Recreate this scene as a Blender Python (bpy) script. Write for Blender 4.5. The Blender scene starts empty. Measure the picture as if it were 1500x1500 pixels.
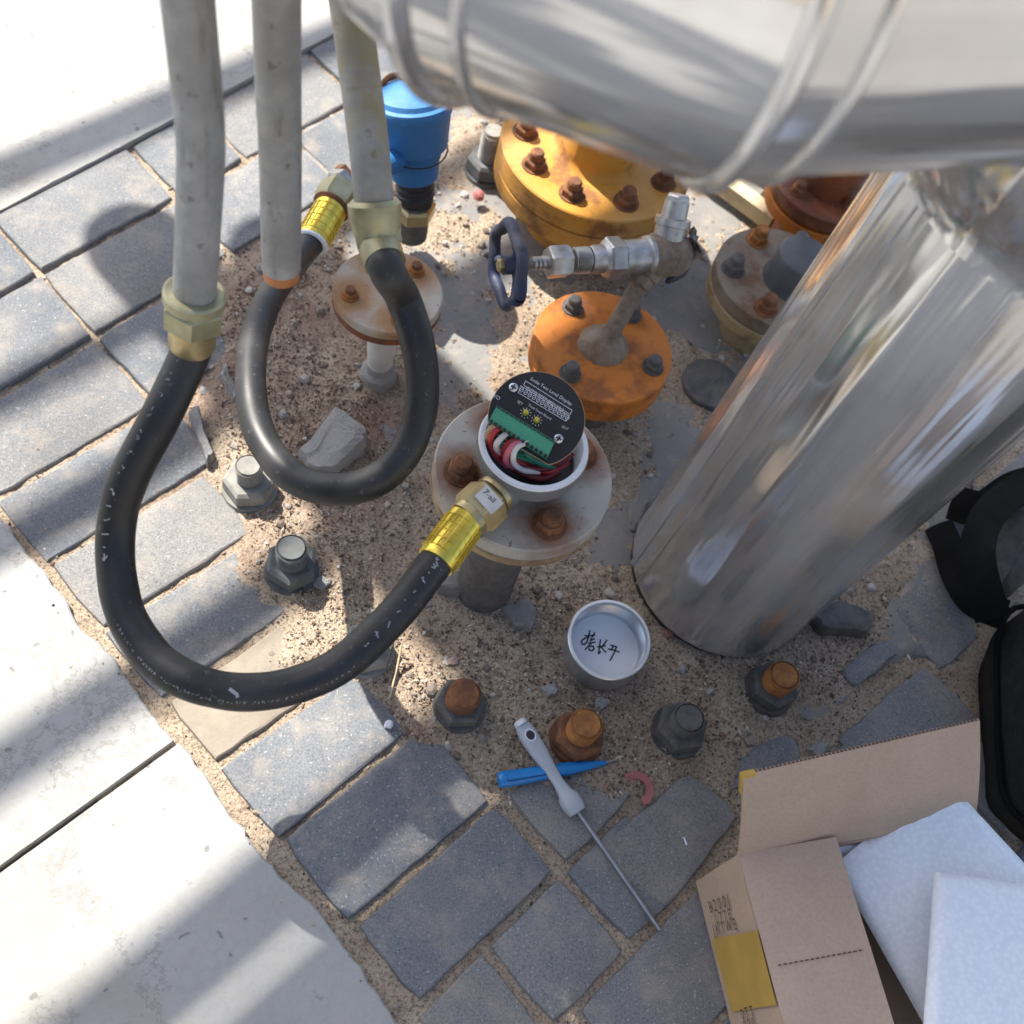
import bpy, math, random
import numpy as np
from mathutils import Vector, Matrix, noise
random.seed(7)
S = bpy.context.scene
COL = S.collection

# ------------------------------------------------------------------ camera
HC = 1.25                     # camera height above the paving (m)
FPX = 1600.0                  # focal length in pixels of the 1500 px photograph
_d = np.array([420 - 750, -(1680 - 750), -FPX]); _d /= np.linalg.norm(_d)
_up = -_d
_x = np.array([1.0, 0, 0]) - _up * _up[0]; _x /= np.linalg.norm(_x)
RM = np.array([_x, np.cross(_up, _x), _up])          # world = RM @ camera axes
cd = bpy.data.cameras.new('camera'); cam = bpy.data.objects.new('camera', cd); COL.objects.link(cam)
M4 = Matrix([[*RM[0], 0], [*RM[1], 0], [*RM[2], HC], [0, 0, 0, 1]])
cam.matrix_world = M4
cd.sensor_width = 36; cd.lens = FPX / 1500 * 36; cd.clip_start = 0.02; cd.clip_end = 400
cd.dof.use_dof = True; cd.dof.focus_distance = 1.2; cd.dof.aperture_fstop = 5.0
S.camera = cam
# ------------------------------------------------------------------ light
EL = math.radians(52)
V2 = np.array([.682, -.731]); U2 = np.array([.731, .682])   # V2: the way shadows fall; U2: along the paver courses
w = bpy.data.worlds.new('World'); S.world = w; w.use_nodes = True
nt = w.node_tree
sky = nt.nodes.new('ShaderNodeTexSky'); sky.sky_type = 'NISHITA'; sky.sun_disc = False
sky.sun_elevation = EL; sky.sun_rotation = math.atan2(-V2[0], -V2[1]); sky.dust_density = 2.5; sky.air_density = 1.0
nt.links.new(sky.outputs[0], nt.nodes['Background'].inputs[0]); nt.nodes['Background'].inputs[1].default_value = 0.112
sd = bpy.data.lights.new('sun', 'SUN'); sd.energy = 4.4; sd.angle = math.radians(.53); sd.color = (1, .95, .87)
sun = bpy.data.objects.new('sun', sd); COL.objects.link(sun)
sun.rotation_euler = Vector((-V2[0] * math.cos(EL), -V2[1] * math.cos(EL), math.sin(EL))).to_track_quat('Z', 'Y').to_euler()
sun.location = (-3, 3, 6)
S.view_settings.view_transform = 'Standard'; S.view_settings.look = 'None'
S.view_settings.exposure = 1.3; S.view_settings.gamma = 1.0; S.view_settings.use_curve_mapping = False
S.render.engine = 'CYCLES'
S.cycles.max_bounces = 6; S.cycles.use_denoising = True

O_ = np.array([0, 0, HC])
def ray(px, py): return RM @ (np.array([px - 750, -(py - 750), -FPX]) / FPX)
def W(px, py, z=0.0):
    """point at height z seen at pixel (px, py) of the photograph"""
    r = ray(px, py); return O_ + r * ((HC - z) / -r[2])
def WD(px, py, d): return O_ + ray(px, py) * d
def WP(px, py, p, n):
    r = ray(px, py); return O_ + r * (np.dot(np.array(p) - O_, n) / np.dot(r, n))
def uv(u, v, z=0.0): return np.array([*(U2 * u + V2 * v), z])
def un(a): a = np.array(a, float); return a / np.linalg.norm(a)

# ------------------------------------------------------------------ materials
class NT:
    def __init__(s, name):
        s.m = bpy.data.materials.new(name); s.m.use_nodes = True
        s.t = s.m.node_tree; s.b = s.t.nodes['Principled BSDF']; s.co = None
    def n(s, ty, **kw):
        n = s.t.nodes.new(ty)
        for k, v in kw.items():
            if k.startswith('i_'):
                n.inputs[k[2:].replace('_', ' ')].default_value = v
            else: setattr(n, k, v)
        return n
    def l(s, a, b): s.t.links.new(a, b)
    def coord(s, scale=None):
        if not s.co: s.co = s.n('ShaderNodeTexCoord')
        if scale is None: return s.co.outputs['Object']
        mp = s.n('ShaderNodeMapping'); mp.inputs['Scale'].default_value = scale
        s.l(s.co.outputs['Object'], mp.inputs[0]); return mp.outputs[0]
    def noise(s, scale, detail=4, rough=.55, vec=None, out='Fac'):
        n = s.n('ShaderNodeTexNoise'); n.inputs['Scale'].default_value = scale; n.inputs['Detail'].default_value = detail
        n.inputs['Roughness'].default_value = rough
        s.l(vec if vec is not None else s.coord(), n.inputs['Vector']); return n.outputs[out]
    def ramp(s, fac, stops):
        n = s.n('ShaderNodeValToRGB'); e = n.color_ramp.elements
        while len(e) < len(stops): e.new(.5)
        for q, (p, c) in zip(e, stops): q.position = p; q.color = (*c, 1) if not isinstance(c, float) else (c, c, c, 1)
        s.l(fac, n.inputs[0]); return n.outputs[0]
    def mix(s, fac, a, b, mode='MIX'):
        n = s.n('ShaderNodeMix', data_type='RGBA', blend_type=mode)
        for idx, v in ((0, fac), (6, a), (7, b)):
            if hasattr(v, 'links'): s.l(v, n.inputs[idx])
            elif isinstance(v, (int, float)): n.inputs[idx].default_value = v if idx == 0 else (v, v, v, 1)
            else: n.inputs[idx].default_value = (*v, 1)
        return n.outputs[2]
    def math(s, op, a, b=None):
        n = s.n('ShaderNodeMath', operation=op)
        for i, v in enumerate((a, b)):
            if v is None: continue
            if hasattr(v, 'links'): s.l(v, n.inputs[i])
            else: n.inputs[i].default_value = v
        return n.outputs[0]
    def bump(s, h, strength=.3, dist=.002):
        n = s.n('ShaderNodeBump'); n.inputs['Strength'].default_value = strength; n.inputs['Distance'].default_value = dist
        s.l(h, n.inputs['Height']); s.l(n.outputs[0], s.b.inputs['Normal']); return n
    def set(s, col=None, rough=None, metal=None):
        for key, v in (('Base Color', col), ('Roughness', rough), ('Metallic', metal)):
            if v is None: continue
            if hasattr(v, 'links'): s.l(v, s.b.inputs[key])
            else: s.b.inputs[key].default_value = (*v, 1) if isinstance(v, tuple) else v
        return s.m

def simple(name, col, rough=.5, metal=0.0, var=.25, scale=40, bump=.15, bd=.001):
    t = NT(name); n = t.noise(scale, 5)
    c = t.ramp(n, [(.25, tuple(x * (1 - var) for x in col)), (.75, tuple(min(1, x * (1 + var)) for x in col))])
    t.bump(t.noise(scale * 4, 4), bump, bd)
    return t.set(c, rough, metal)

def painted(name, col, rust=(.16, .055, .02), amount=.5, rough=.45, dust=(.4, .33, .25), dustam=.35, scale=14):
    t = NT(name)
    big = t.noise(scale, 6, .65); fine = t.noise(scale * 9, 5)
    c = t.mix(t.ramp(fine, [(.3, 0.0), (.75, .35)]), col, tuple(x * .72 for x in col))
    c = t.mix(t.ramp(t.noise(scale * .6, 5), [(.4, 0.0), (.75, dustam)]), c, dust)
    lo = .72 - amount * .4
    c = t.mix(t.ramp(big, [(lo, 0.0), (lo + .1, .85)]), c, rust)
    t.bump(t.math('ADD', fine, t.noise(scale * 30, 3)), .35, .0012)
    return t.set(c, t.ramp(big, [(.4, rough), (.7, .8)]))

def mk_paver():
    t = NT('paver_concrete'); oi = t.n('ShaderNodeObjectInfo'); geo = t.n('ShaderNodeNewGeometry')
    pos = geo.outputs['Position']
    base = t.ramp(oi.outputs['Random'], [(0, (.118, .132, .150)), (.35, (.152, .164, .180)), (.7, (.192, .195, .198)), (1, (.235, .222, .202))])
    c = t.mix(t.ramp(t.noise(9, 5, .6, pos), [(.3, 0.0), (.75, .55)]), base, (.24, .235, .225))
    c = t.mix(t.ramp(t.noise(420, 3, .7, pos), [(.38, .55), (.52, 0.0)]), c, (.06, .065, .075))
    c = t.mix(t.ramp(t.noise(300, 2, .6, pos), [(.62, 0.0), (.72, .7)]), c, (.42, .42, .42))
    c = t.mix(t.ramp(t.noise(22, 6, .7, pos), [(.48, 0.0), (.70, .6)]), c, (.33, .285, .23))
    t.bump(t.math('ADD', t.noise(260, 5, .7, pos), t.noise(60, 4, .6, pos)), .55, .002)
    return t.set(c, .88)
def mk_concrete(name, col, dust=.3, spots=True):
    t = NT(name); geo = t.n('ShaderNodeNewGeometry'); pos = geo.outputs['Position']
    c = t.ramp(t.noise(5, 6, .6, pos), [(.3, tuple(x * .86 for x in col)), (.7, col)])
    c = t.mix(t.ramp(t.noise(130, 4, .7, pos), [(.35, .3), (.55, 0.0)]), c, tuple(x * .7 for x in col))
    c = t.mix(t.ramp(t.noise(30, 6, .7, pos), [(.5, 0.0), (.75, dust)]), c, (.42, .33, .24))
    if spots:
        c = t.mix(t.ramp(t.noise(3.2, 5, .65, pos), [(.50, 0.0), (.72, .65)]), c, (.25, .225, .18))
        c = t.mix(t.ramp(t.noise(1.3, 9, .75, pos), [(.488, 0.0), (.497, .5), (.506, 0.0)]), c, (.17, .16, .14))
        c = t.mix(t.ramp(t.noise(75, 1, .4, pos), [(.74, 0.0), (.77, .6)]), c, (.12, .11, .10))
    t.bump(t.math('ADD', t.noise(320, 4, .7, pos), t.noise(40, 5, .6, pos)), .35, .0015)
    return t.set(c, .9)
def mk_sand():
    t = NT('sand'); geo = t.n('ShaderNodeNewGeometry'); pos = geo.outputs['Position']
    c = t.ramp(t.noise(7, 6, .65, pos), [(.3, (.345, .255, .18)), (.5, (.45, .355, .255)), (.7, (.53, .445, .33))])
    c = t.mix(t.ramp(t.noise(260, 4, .8, pos), [(.40, .75), (.52, 0.0)]), c, (.10, .065, .045))
    c = t.mix(t.ramp(t.noise(330, 3, .7, pos), [(.60, 0.0), (.70, .6)]), c, (.58, .49, .38))
    vm = t.n('ShaderNodeVectorMath', operation='DISTANCE'); t.l(pos, vm.inputs[0]); vm.inputs[1].default_value = tuple(uv(.56, -.72))   # reddish grit lies in the middle
    c = t.mix(t.math('MULTIPLY', t.ramp(vm.outputs['Value'], [(.10, 1.0), (.34, 0.0)]), t.ramp(t.noise(9, 3, .5, pos), [(.42, .0), (.68, .65)])), c, (.23, .115, .09))
    t.bump(t.math('ADD', t.noise(300, 4, .75, pos), t.noise(90, 4, .6, pos)), .9, .004)
    return t.set(c, .95)
def mk_gravel():
    t = NT('gravel_grain'); geo = t.n('ShaderNodeNewGeometry')
    c = t.ramp(geo.outputs['Random Per Island'], [(0, (.07, .045, .035)), (.35, (.20, .13, .09)), (.6, (.33, .25, .18)), (.85, (.46, .38, .29)), (1, (.62, .56, .47))])
    return t.set(c, .9)
def mk_steel(name, ang=None, metal=(.68, .88), rough=(.08, .15), wave=.18):
    """bright rolled sheet; faint waves and rub marks run along the pipe"""
    t = NT(name); mp = t.n('ShaderNodeMapping'); t.l(t.coord(), mp.inputs[0])
    if ang is None: mp.inputs['Scale'].default_value = (1, 1, .08)
    else:
        mp.vector_type = 'TEXTURE'; mp.inputs['Rotation'].default_value = (0, 0, ang); mp.inputs['Scale'].default_value = (12, 1, 1)
    v = mp.outputs[0]
    c = t.ramp(t.noise(22, 5, .6, v), [(.3, (.62, .625, .63)), (.7, (.80, .80, .79))])
    c = t.mix(t.ramp(t.noise(26, 6, .7), [(.45, 0.0), (.80, .25)]), c, (.48, .44, .385))
    t.bump(t.math('ADD', t.math('ADD', t.noise(10, 2, .4, v), t.math('MULTIPLY', t.noise(34, 2, .5, v), .25)), t.math('MULTIPLY', t.noise(6, 3, .5), .12)), wave, .05)
    r = t.math('ADD', t.ramp(t.noise(10, 4, .6), [(.3, rough[0]), (.75, rough[1])]), t.math('MULTIPLY', t.noise(120, 3, .6, v), .06))
    return t.set(c, r, t.ramp(t.noise(18, 3, .5, v), [(.3, metal[0]), (.7, metal[1])]))
def mk_galv():
    t = NT('galvanized_steel'); co = t.coord()
    c = t.ramp(t.noise(30, 5, .65), [(.3, (.27, .275, .275)), (.55, (.37, .375, .375)), (.75, (.49, .49, .485))])
    c = t.mix(t.ramp(t.noise(9, 6, .7), [(.60, 0.0), (.72, .3)]), c, (.33, .29, .22))
    c = t.mix(t.ramp(t.noise(70, 3, .6), [(.64, 0.0), (.70, .7)]), c, (.13, .125, .12))
    c = t.mix(t.ramp(t.noise(70, 4, .65, t.coord((1, 1, .12))), [(.30, .65), (.42, 0.0)]), c, (.15, .148, .14))
    c = t.mix(t.ramp(t.noise(6, 5, .6), [(.4, .35), (.6, 0.0)]), c, (.20, .19, .17))
    t.bump(t.noise(120, 5, .6), .3, .001)
    return t.set(c, .6, .35)
def mk_stained():
    t = NT('stained_galvanized_steel')
    c = t.ramp(t.noise(30, 5, .65), [(.3, (.24, .243, .24)), (.7, (.38, .38, .365))])
    c = t.mix(t.ramp(t.noise(9, 5, .7, t.coord((1, 1, .35))), [(.42, 0.0), (.62, .75)]), c, (.30, .23, .085))
    c = t.mix(t.ramp(t.noise(60, 4, .6), [(.62, 0.0), (.70, .6)]), c, (.16, .12, .07))
    t.bump(t.noise(120, 5, .6), .2, .001)
    return t.set(c, .6, .3)
def mk_rust(name='rusty_steel', dark=(.055, .032, .022), mid=(.17, .07, .03), hi=(.33, .13, .045)):
    t = NT(name)
    c = t.ramp(t.noise(45, 6, .7), [(.28, dark), (.5, mid), (.72, hi)])
    t.bump(t.noise(160, 5, .7), .6, .0015)
    return t.set(c, .85)
def mk_rubber():
    t = NT('black_rubber')
    c = t.ramp(t.noise(25, 6, .7), [(.3, (.009, .009, .0095)), (.7, (.018, .018, .0185))])
    c = t.mix(t.ramp(t.noise(11, 3, .5), [(.44, 0.0), (.80, .42)]), c, (.11, .10, .09))
    c = t.mix(t.ramp(t.noise(160, 3, .6, t.coord((1, 1, .4))), [(.64, 0.0), (.70, .35)]), c, (.16, .15, .14))
    t.bump(t.noise(350, 3), .12, .0006)
    return t.set(c, t.ramp(t.noise(18, 4), [(.3, .38), (.7, .58)]))
def mk_card():
    t = NT('corrugated_cardboard')
    c = t.ramp(t.noise(12, 5, .6), [(.3, (.47, .335, .24)), (.7, (.53, .385, .28))])
    c = t.mix(t.ramp(t.noise(300, 3, .6), [(.40, .22), (.55, 0.0)]), c, (.33, .23, .16))
    c = t.mix(t.ramp(t.noise(7, 4, .6), [(.5, 0.0), (.8, .3)]), c, (.36, .25, .17))
    t.bump(t.noise(16, 3, .5), .25, .004)
    return t.set(c, .85)
def mk_foam():
    t = NT('white_foam_sheet')
    vo = t.n('ShaderNodeTexVoronoi'); vo.inputs['Scale'].default_value = 190; t.l(t.coord(), vo.inputs['Vector'])
    c = t.ramp(vo.outputs['Distance'], [(.1, (.84, .87, .90)), (.7, (.74, .78, .83))])
    c = t.mix(t.ramp(t.noise(30, 5), [(.4, 0.0), (.7, .3)]), c, (.88, .90, .92))
    t.bump(vo.outputs['Distance'], .22, .002)
    t.b.inputs['Subsurface Weight'].default_value = .15; t.b.inputs['Subsurface Radius'].default_value = (.01, .01, .01)
    return t.set(c, .45)
def mk_fabric(name, col):
    t = NT(name)
    c = t.ramp(t.noise(60, 5, .6), [(.3, tuple(x * .7 for x in col)), (.7, tuple(x * 1.3 for x in col))])
    t.bump(t.math('ADD', t.noise(500, 3), t.math('MULTIPLY', t.noise(14, 4), 6)), .4, .002)
    t.b.inputs['Specular IOR Level'].default_value = .15
    return t.set(c, .9)
def rust_spotted(name, col, spots, sz, rust=(.20, .08, .03), rad=.021):
    """painted flange whose rust has run out round each bolt; spots are the bolt places in the flange's own space"""
    t = NT(name); co = t.coord()
    c = t.ramp(t.noise(22, 6, .65), [(.3, tuple(x * .72 for x in col)), (.7, col)])
    c = t.mix(t.ramp(t.noise(11, 5, .65), [(.52, 0.0), (.72, .55)]), c, (.42, .33, .23))
    dist = None
    for sx, sy in spots:
        vm = t.n('ShaderNodeVectorMath', operation='DISTANCE'); t.l(co, vm.inputs[0]); vm.inputs[1].default_value = (sx, sy, sz)
        dist = vm.outputs['Value'] if dist is None else t.math('MINIMUM', dist, vm.outputs['Value'])
    dn = t.math('ADD', dist, t.math('MULTIPLY', t.math('SUBTRACT', t.noise(45, 5, .7), .5), .03))
    c = t.mix(t.ramp(dn, [(rad * .8, .92), (rad * 1.25, .55), (rad * 1.9, 0.0)]), c, rust)
    c = t.mix(t.ramp(t.noise(160, 3, .6), [(.66, 0.0), (.70, .7)]), c, tuple(x * .5 for x in rust))
    t.bump(t.noise(150, 5, .7), .3, .001)
    return t.set(c, .6)

M = {}
M['paver'] = mk_paver(); M['sandypaver'] = mk_concrete('sandy_paver', (.30, .255, .20), .5); M['slab'] = mk_concrete('white_concrete', (.385, .38, .36), .22)
M['footing'] = mk_concrete('grey_concrete', (.225, .22, .212), .6); M['rubble'] = mk_concrete('rubble_concrete', (.47, .455, .43), .3, False); [setattr(q.inputs['Strength'], 'default_value', .9) or setattr(q.inputs['Distance'], 'default_value', .006) for q in M['rubble'].node_tree.nodes if q.type == 'BUMP']
M['sand'] = mk_sand(); M['gravel'] = mk_gravel(); M['steel'] = mk_steel('steel_seam'); M['steelup'] = mk_steel('steel_upright', None, (.66, .92), (.10, .18), .32); M['galv'] = mk_galv()
M['stained'] = mk_stained(); M['rust'] = mk_rust(); M['rustor'] = mk_rust('orange_rust', (.14, .05, .02), (.33, .13, .035), (.50, .23, .06))
M['darksteel'] = mk_rust('dark_weathered_steel', (.05, .05, .05), (.105, .10, .095), (.16, .14, .12))
M['boltgrey'] = simple('grey_bolt_steel', (.10, .105, .105), .75, 0, .4, 60)
M['boltwhite'] = simple('bright_bolt_steel', (.24, .23, .205), .8, 0, .4, 45)
M['rubber'] = mk_rubber(); M['card'] = mk_card(); M['foam'] = mk_foam()
M['brass'] = simple('brass', (.50, .40, .21), .38, .8, .25, 50)
M['zincyel'] = simple('yellow_zinc_plate', (.38, .355, .22), .42, .6, .3, 35)
M['gold'] = simple('gold_anodised_sleeve', (.78, .60, .10), .28, .85, .2, 60, .3)
M['black'] = simple('black_metal', (.02, .02, .022), .5, 0, .4)
M['blackpl'] = simple('black_plastic', (.013, .013, .016), .4, 0, .3)
M['orange'] = painted('orange_paint', (.50, .155, .012), (.22, .075, .02), .55, scale=16, rough=.6, dustam=.06)
M['yellow'] = painted('yellow_paint', (.56, .25, .025), (.20, .08, .03), .48, scale=13, rough=.55, dust=(.50, .36, .19), dustam=.6)
M['redor'] = painted('red_oxide_paint', (.24, .07, .025), (.12, .04, .02), .7)
M['olive'] = painted('dull_yellow_paint', (.36, .27, .14), (.20, .12, .06), .6)
M['browngrey'] = painted('dusty_brown_paint', (.21, .165, .115), (.15, .08, .04), .6)
M['blue'] = painted('blue_paint', (.020, .155, .39), (.14, .05, .03), .28, .45, (.10, .22, .34), .3)
M['bluedark'] = painted('dark_blue_paint', (.022, .035, .085), (.03, .03, .03), .5, .45)
M['greypaint'] = simple('grey_housing_paint', (.17, .17, .172), .42, 0, .14, 25)
M['whiterim'] = simple('white_rim_paint', (.72, .74, .76), .35, 0, .08, 30)
M['valve'] = simple('valve_steel', (.42, .41, .395), .38, .75, .35, 55, .3)
M['rustpipe'] = mk_rust('brown_pipe', (.09, .065, .05), (.20, .15, .115), (.30, .23, .17))
M['tape'] = simple('white_tape', (.62, .60, .56), .6, 0, .2, 30)
M['pcb'] = simple('black_circuit_board', (.012, .013, .018), .38, 0, .3, 30, .03)
M['terminal'] = simple('green_terminal_plastic', (.07, .34, .20), .45, 0, .12, 30, .05)
M['print'] = simple('white_print', (.70, .72, .76), .6, 0, .05)
M['fadedprint'] = simple('faded_print', (.34, .34, .35), .7, 0, .3, 90); M['ink'] = simple('black_ink', (.02, .02, .022), .6, 0, .1); M['brownink'] = simple('brown_marker_ink', (.10, .055, .04), .7, 0, .2)
M['paper'] = simple('white_paper', (.74, .76, .80), .6, 0, .06, 20)
M['alu'] = simple('cast_aluminium', (.60, .63, .66), .3, .7, .12, 40)
M['red'] = simple('red_wire', (.50, .035, .035), .4, 0, .1); M['pink'] = simple('pink_wire', (.62, .16, .20), .4, 0, .1)
M['white'] = simple('white_wire', (.70, .66, .62), .4, 0, .1); M['green'] = simple('green_wire', (.02, .20, .11), .4, 0, .1)
M['tan'] = simple('tan_wire', (.45, .30, .16), .4, 0, .1); M['maroon'] = simple('maroon_wire', (.16, .015, .02), .4, 0, .1)
M['led'] = simple('yellow_lamp_plastic', (.62, .52, .06), .3, 0, .1)
M['handle'] = simple('grey_handle_plastic', (.40, .43, .46), .45, 0, .06, 30, .05); M['tester'] = simple('blue_translucent_plastic', (.012, .20, .52), .25, 0, .12, 30, .05)
M['shank'] = simple('screwdriver_steel', (.36, .35, .345), .35, .9, .2, 60)
M['washer'] = simple('red_fibre', (.36, .12, .11), .7, 0, .2); M['tapeyel'] = simple('yellow_packing_tape', (.50, .31, .06), .28, 0, .18, 22)
M['bag'] = mk_fabric('black_bag_cloth', (.024, .024, .023)); M['strap'] = mk_fabric('black_webbing', (.005, .005, .005)); M['greycloth'] = mk_fabric('grey_cloth', (.075, .073, .07))
M['beige'] = simple('beige_render', (.52, .44, .33), .9, 0, .1, 4)
M['straw'] = simple('dry_straw', (.55, .45, .28), .8); M['orangecap'] = simple('orange_plastic', (.45, .17, .06), .5, 0, .3)
M['foil'] = simple('crumpled_foil', (.62, .60, .58), .25, .9, .2, 60); M['bluesteel'] = simple('blue_grey_paint', (.075, .08, .085), .5, 0, .2)

# ------------------------------------------------------------------ mesh helpers
class MB:
    def __init__(s): s.v = []; s.f = []
    def add(s, vs, fs):
        o = len(s.v); s.v += [tuple(map(float, p)) for p in vs]; s.f += [tuple(i + o for i in f) for f in fs]; return s
    def rings(s, rings, closed=True, cap0=True, cap1=True):
        n = len(rings[0]); vs = [p for r in rings for p in r]; fs = []
        for k in range(len(rings) - 1):
            for i in range(n if closed else n - 1):
                j = (i + 1) % n
                fs.append((k * n + i, k * n + j, (k + 1) * n + j, (k + 1) * n + i))
        if cap0: fs.append(tuple(range(n))[::-1])
        if cap1: fs.append(tuple((len(rings) - 1) * n + i for i in range(n)))
        return s.add(vs, fs)
    def lathe(s, prof, o=(0, 0, 0), d=(0, 0, 1), seg=32, cap0=True, cap1=True, rot=0.0, jit=0.0):
        o = np.array(o, float); d = un(d); a = un(np.cross(d, (0, 1, 0) if abs(d[1]) < .9 else (1, 0, 0))); b = np.cross(d, a)
        R = []
        for r, z in prof:
            R.append([o + d * z + (a * math.cos(t) + b * math.sin(t)) * (r * (1 + jit * (random.random() - .5))) for t in (rot + 2 * math.pi * i / seg for i in range(seg))])
        return s.rings(R, True, cap0, cap1)
    def tube(s, pts, r, seg=14, caps=True, sub=0):
        P = smooth_path(pts, sub) if sub else [np.array(p, float) for p in pts]
        n = len(P); rr = r if isinstance(r, (list, tuple)) else None
        T = [un(P[min(i + 1, n - 1)] - P[max(i - 1, 0)]) for i in range(n)]
        a = un(np.cross(T[0], (0, 0, 1) if abs(T[0][2]) < .9 else (1, 0, 0))); R = []
        for i in range(n):
            a = un(a - T[i] * np.dot(a, T[i])); b = np.cross(T[i], a)
            q = r if rr is None else float(np.interp(i / (n - 1), np.linspace(0, 1, len(rr)), rr))
            R.append([P[i] + (a * math.cos(t) + b * math.sin(t)) * q for t in (2 * math.pi * k / seg for k in range(seg))])
        return s.rings(R, True, caps, caps)
    def prism(s, poly, o, ex, ey, ez, h, bev=0.0):
        """polygon poly (2-D) in the frame o, ex, ey pushed h along ez"""
        o, ex, ey, ez = (np.array(q, float) for q in (o, ex, ey, ez)); P = np.array(poly, float); c = P.mean(0)
        def ring(inset, z):
            q = P.copy()
            if inset:
                dd = q - c; q = q - dd / np.linalg.norm(dd, axis=1)[:, None] * inset
            return [o + ex * x + ey * y + ez * z for x, y in q]
        if bev: return s.rings([ring(0, 0), ring(0, h - bev), ring(bev, h)])
        return s.rings([ring(0, 0), ring(0, h)])
    def box(s, c, hx, hy, hz):
        c, hx, hy, hz = (np.array(q, float) for q in (c, hx, hy, hz))
        vs = [c + a * hx + b * hy + e * hz for e in (-1, 1) for b in (-1, 1) for a in (-1, 1)]
        return s.add(vs, [(0, 2, 3, 1), (4, 5, 7, 6), (0, 1, 5, 4), (2, 6, 7, 3), (0, 4, 6, 2), (1, 3, 7, 5)])
    def hexnut(s, o, d, r, h, rot=0.0):
        return s.lathe([(r * .9, 0), (r, h * .1), (r, h * .84), (r * .86, h)], o, d, 6, rot=rot)
    def ribbon(s, pts, n, wd):
        n = un(n); P = [np.array(p, float) for p in pts]
        for a, b in zip(P[:-1], P[1:]):
            t = b - a; L = np.linalg.norm(t)
            if L < 1e-9: continue
            t /= L; q = un(np.cross(n, t)) * wd / 2; a2 = a - t * wd * .3; b2 = b + t * wd * .3
            s.add([a2 - q, b2 - q, b2 + q, a2 + q], [(0, 1, 2, 3)])
        return s
    def build(s, name, mat, parent=None, smooth=35, off=None):
        o = np.array(off if off is not None else (root_loc(parent) if parent else (0, 0, 0)), float)
        me = bpy.data.meshes.new(name); me.from_pydata((np.array(s.v) - o).tolist(), [], s.f); me.update()
        if isinstance(mat, str): mat = M[mat]
        me.materials.append(mat)
        if smooth:
            me.polygons.foreach_set('use_smooth', [True] * len(me.polygons)); me.set_sharp_from_angle(angle=math.radians(smooth))
        ob = bpy.data.objects.new(name, me); COL.objects.link(ob)
        if parent: ob.parent = parent
        elif off is not None: ob.location = tuple(o)
        return ob
def smooth_path(pts, sub=6):
    P = [np.array(p, float) for p in pts]; out = []
    for i in range(len(P) - 1):
        p0, p1, p2, p3 = P[max(i - 1, 0)], P[i], P[i + 1], P[min(i + 2, len(P) - 1)]
        for k in range(sub):
            t = k / sub
            out.append(.5 * (2 * p1 + (p2 - p0) * t + (2 * p0 - 5 * p1 + 4 * p2 - p3) * t * t + (3 * p1 - p0 - 3 * p2 + p3) * t ** 3))
    out.append(P[-1]); return out
def root_loc(o):
    p = np.zeros(3)
    while o: p += np.array(o.location); o = o.parent
    return p
def thing(name, label, cat, loc=(0, 0, 0), group=None):
    o = bpy.data.objects.new(name, None); COL.objects.link(o); o.location = tuple(map(float, loc)); o.empty_display_size = .03
    o['label'] = label; o['category'] = cat
    if group: o['group'] = group
    return o
def tag(o, label, cat, group=None):
    o['label'] = label; o['category'] = cat
    if group: o['group'] = group
    return o
def struct(o, kind='structure'): o['kind'] = kind; return o
def text_part(body, o, ex, ey, size, mat, name, parent, align='LEFT'):
    cu = bpy.data.curves.new(name, 'FONT'); cu.body = body; cu.size = size; cu.align_x = align; cu.resolution_u = 2
    tmp = bpy.data.objects.new('tmp', cu); me = bpy.data.meshes.new_from_object(tmp); bpy.data.objects.remove(tmp)
    o, ex, ey = np.array(o, float), un(ex), un(ey); b = root_loc(parent)
    for vtx in me.vertices: vtx.co = tuple(o + ex * vtx.co.x + ey * vtx.co.y - b)
    me.materials.clear(); me.materials.append(M[mat]); me.name = name
    ob = bpy.data.objects.new(name, me); COL.objects.link(ob); ob.parent = parent; return ob
def nz(x, y, z=0.0): return noise.noise(Vector((x, y, z)))

# ------------------------------------------------------------------ ground, slabs, pavement
g = MB(); g.add([(-80, -80, -.075), (80, -80, -.075), (80, 80, -.075), (-80, 80, -.075)], [(0, 1, 2, 3)])
struct(g.build('ground', 'footing', smooth=0))

def slab(name, poly, rag, top=.004):
    """poly: (u, v) points; edges listed in rag get a broken outline"""
    P = []
    n = len(poly)
    for i in range(n):
        a, b = np.array(poly[i], float), np.array(poly[(i + 1) % n], float)
        if i in rag:
            L = np.linalg.norm(b - a); k = max(2, int(L / .006)); nn = np.array([-(b - a)[1], (b - a)[0]]) / L
            for q in range(k):
                p = a + (b - a) * q / k
                e = (.0035 * nz(p[0] * 18, p[1] * 18, i) + .0022 * nz(p[0] * 70, p[1] * 70, i + 3)) * (rag[i] if rag[i] < 1 else 1)
                if rag[i] > 1: e *= rag[i] * (1 + 1.2 * max(0, nz(p[0] * 12, p[1] * 12, 9)))
                P.append(p + nn * (e if 0 < q else 0))
        else: P.append(a)
    m = MB(); c = np.mean(P, axis=0)
    lo = [uv(*p, -.07) for p in P]; mid = [uv(*p, top - .0025) for p in P]
    hi = [uv(*(p + (c - p) / np.linalg.norm(c - p) * .0022), top) for p in P]
    m.rings([lo, mid, hi], True, False, True)
    return struct(m.build(name, 'slab', smooth=25))
kerb = lambda u: -1.203 - .105 * (u - .4)
slab('concrete_slab', [(-3.5, kerb(-3.5)), (4.5, kerb(4.5)), (4.5, -6.5), (-3.5, -6.5)], {0: .35})
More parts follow.
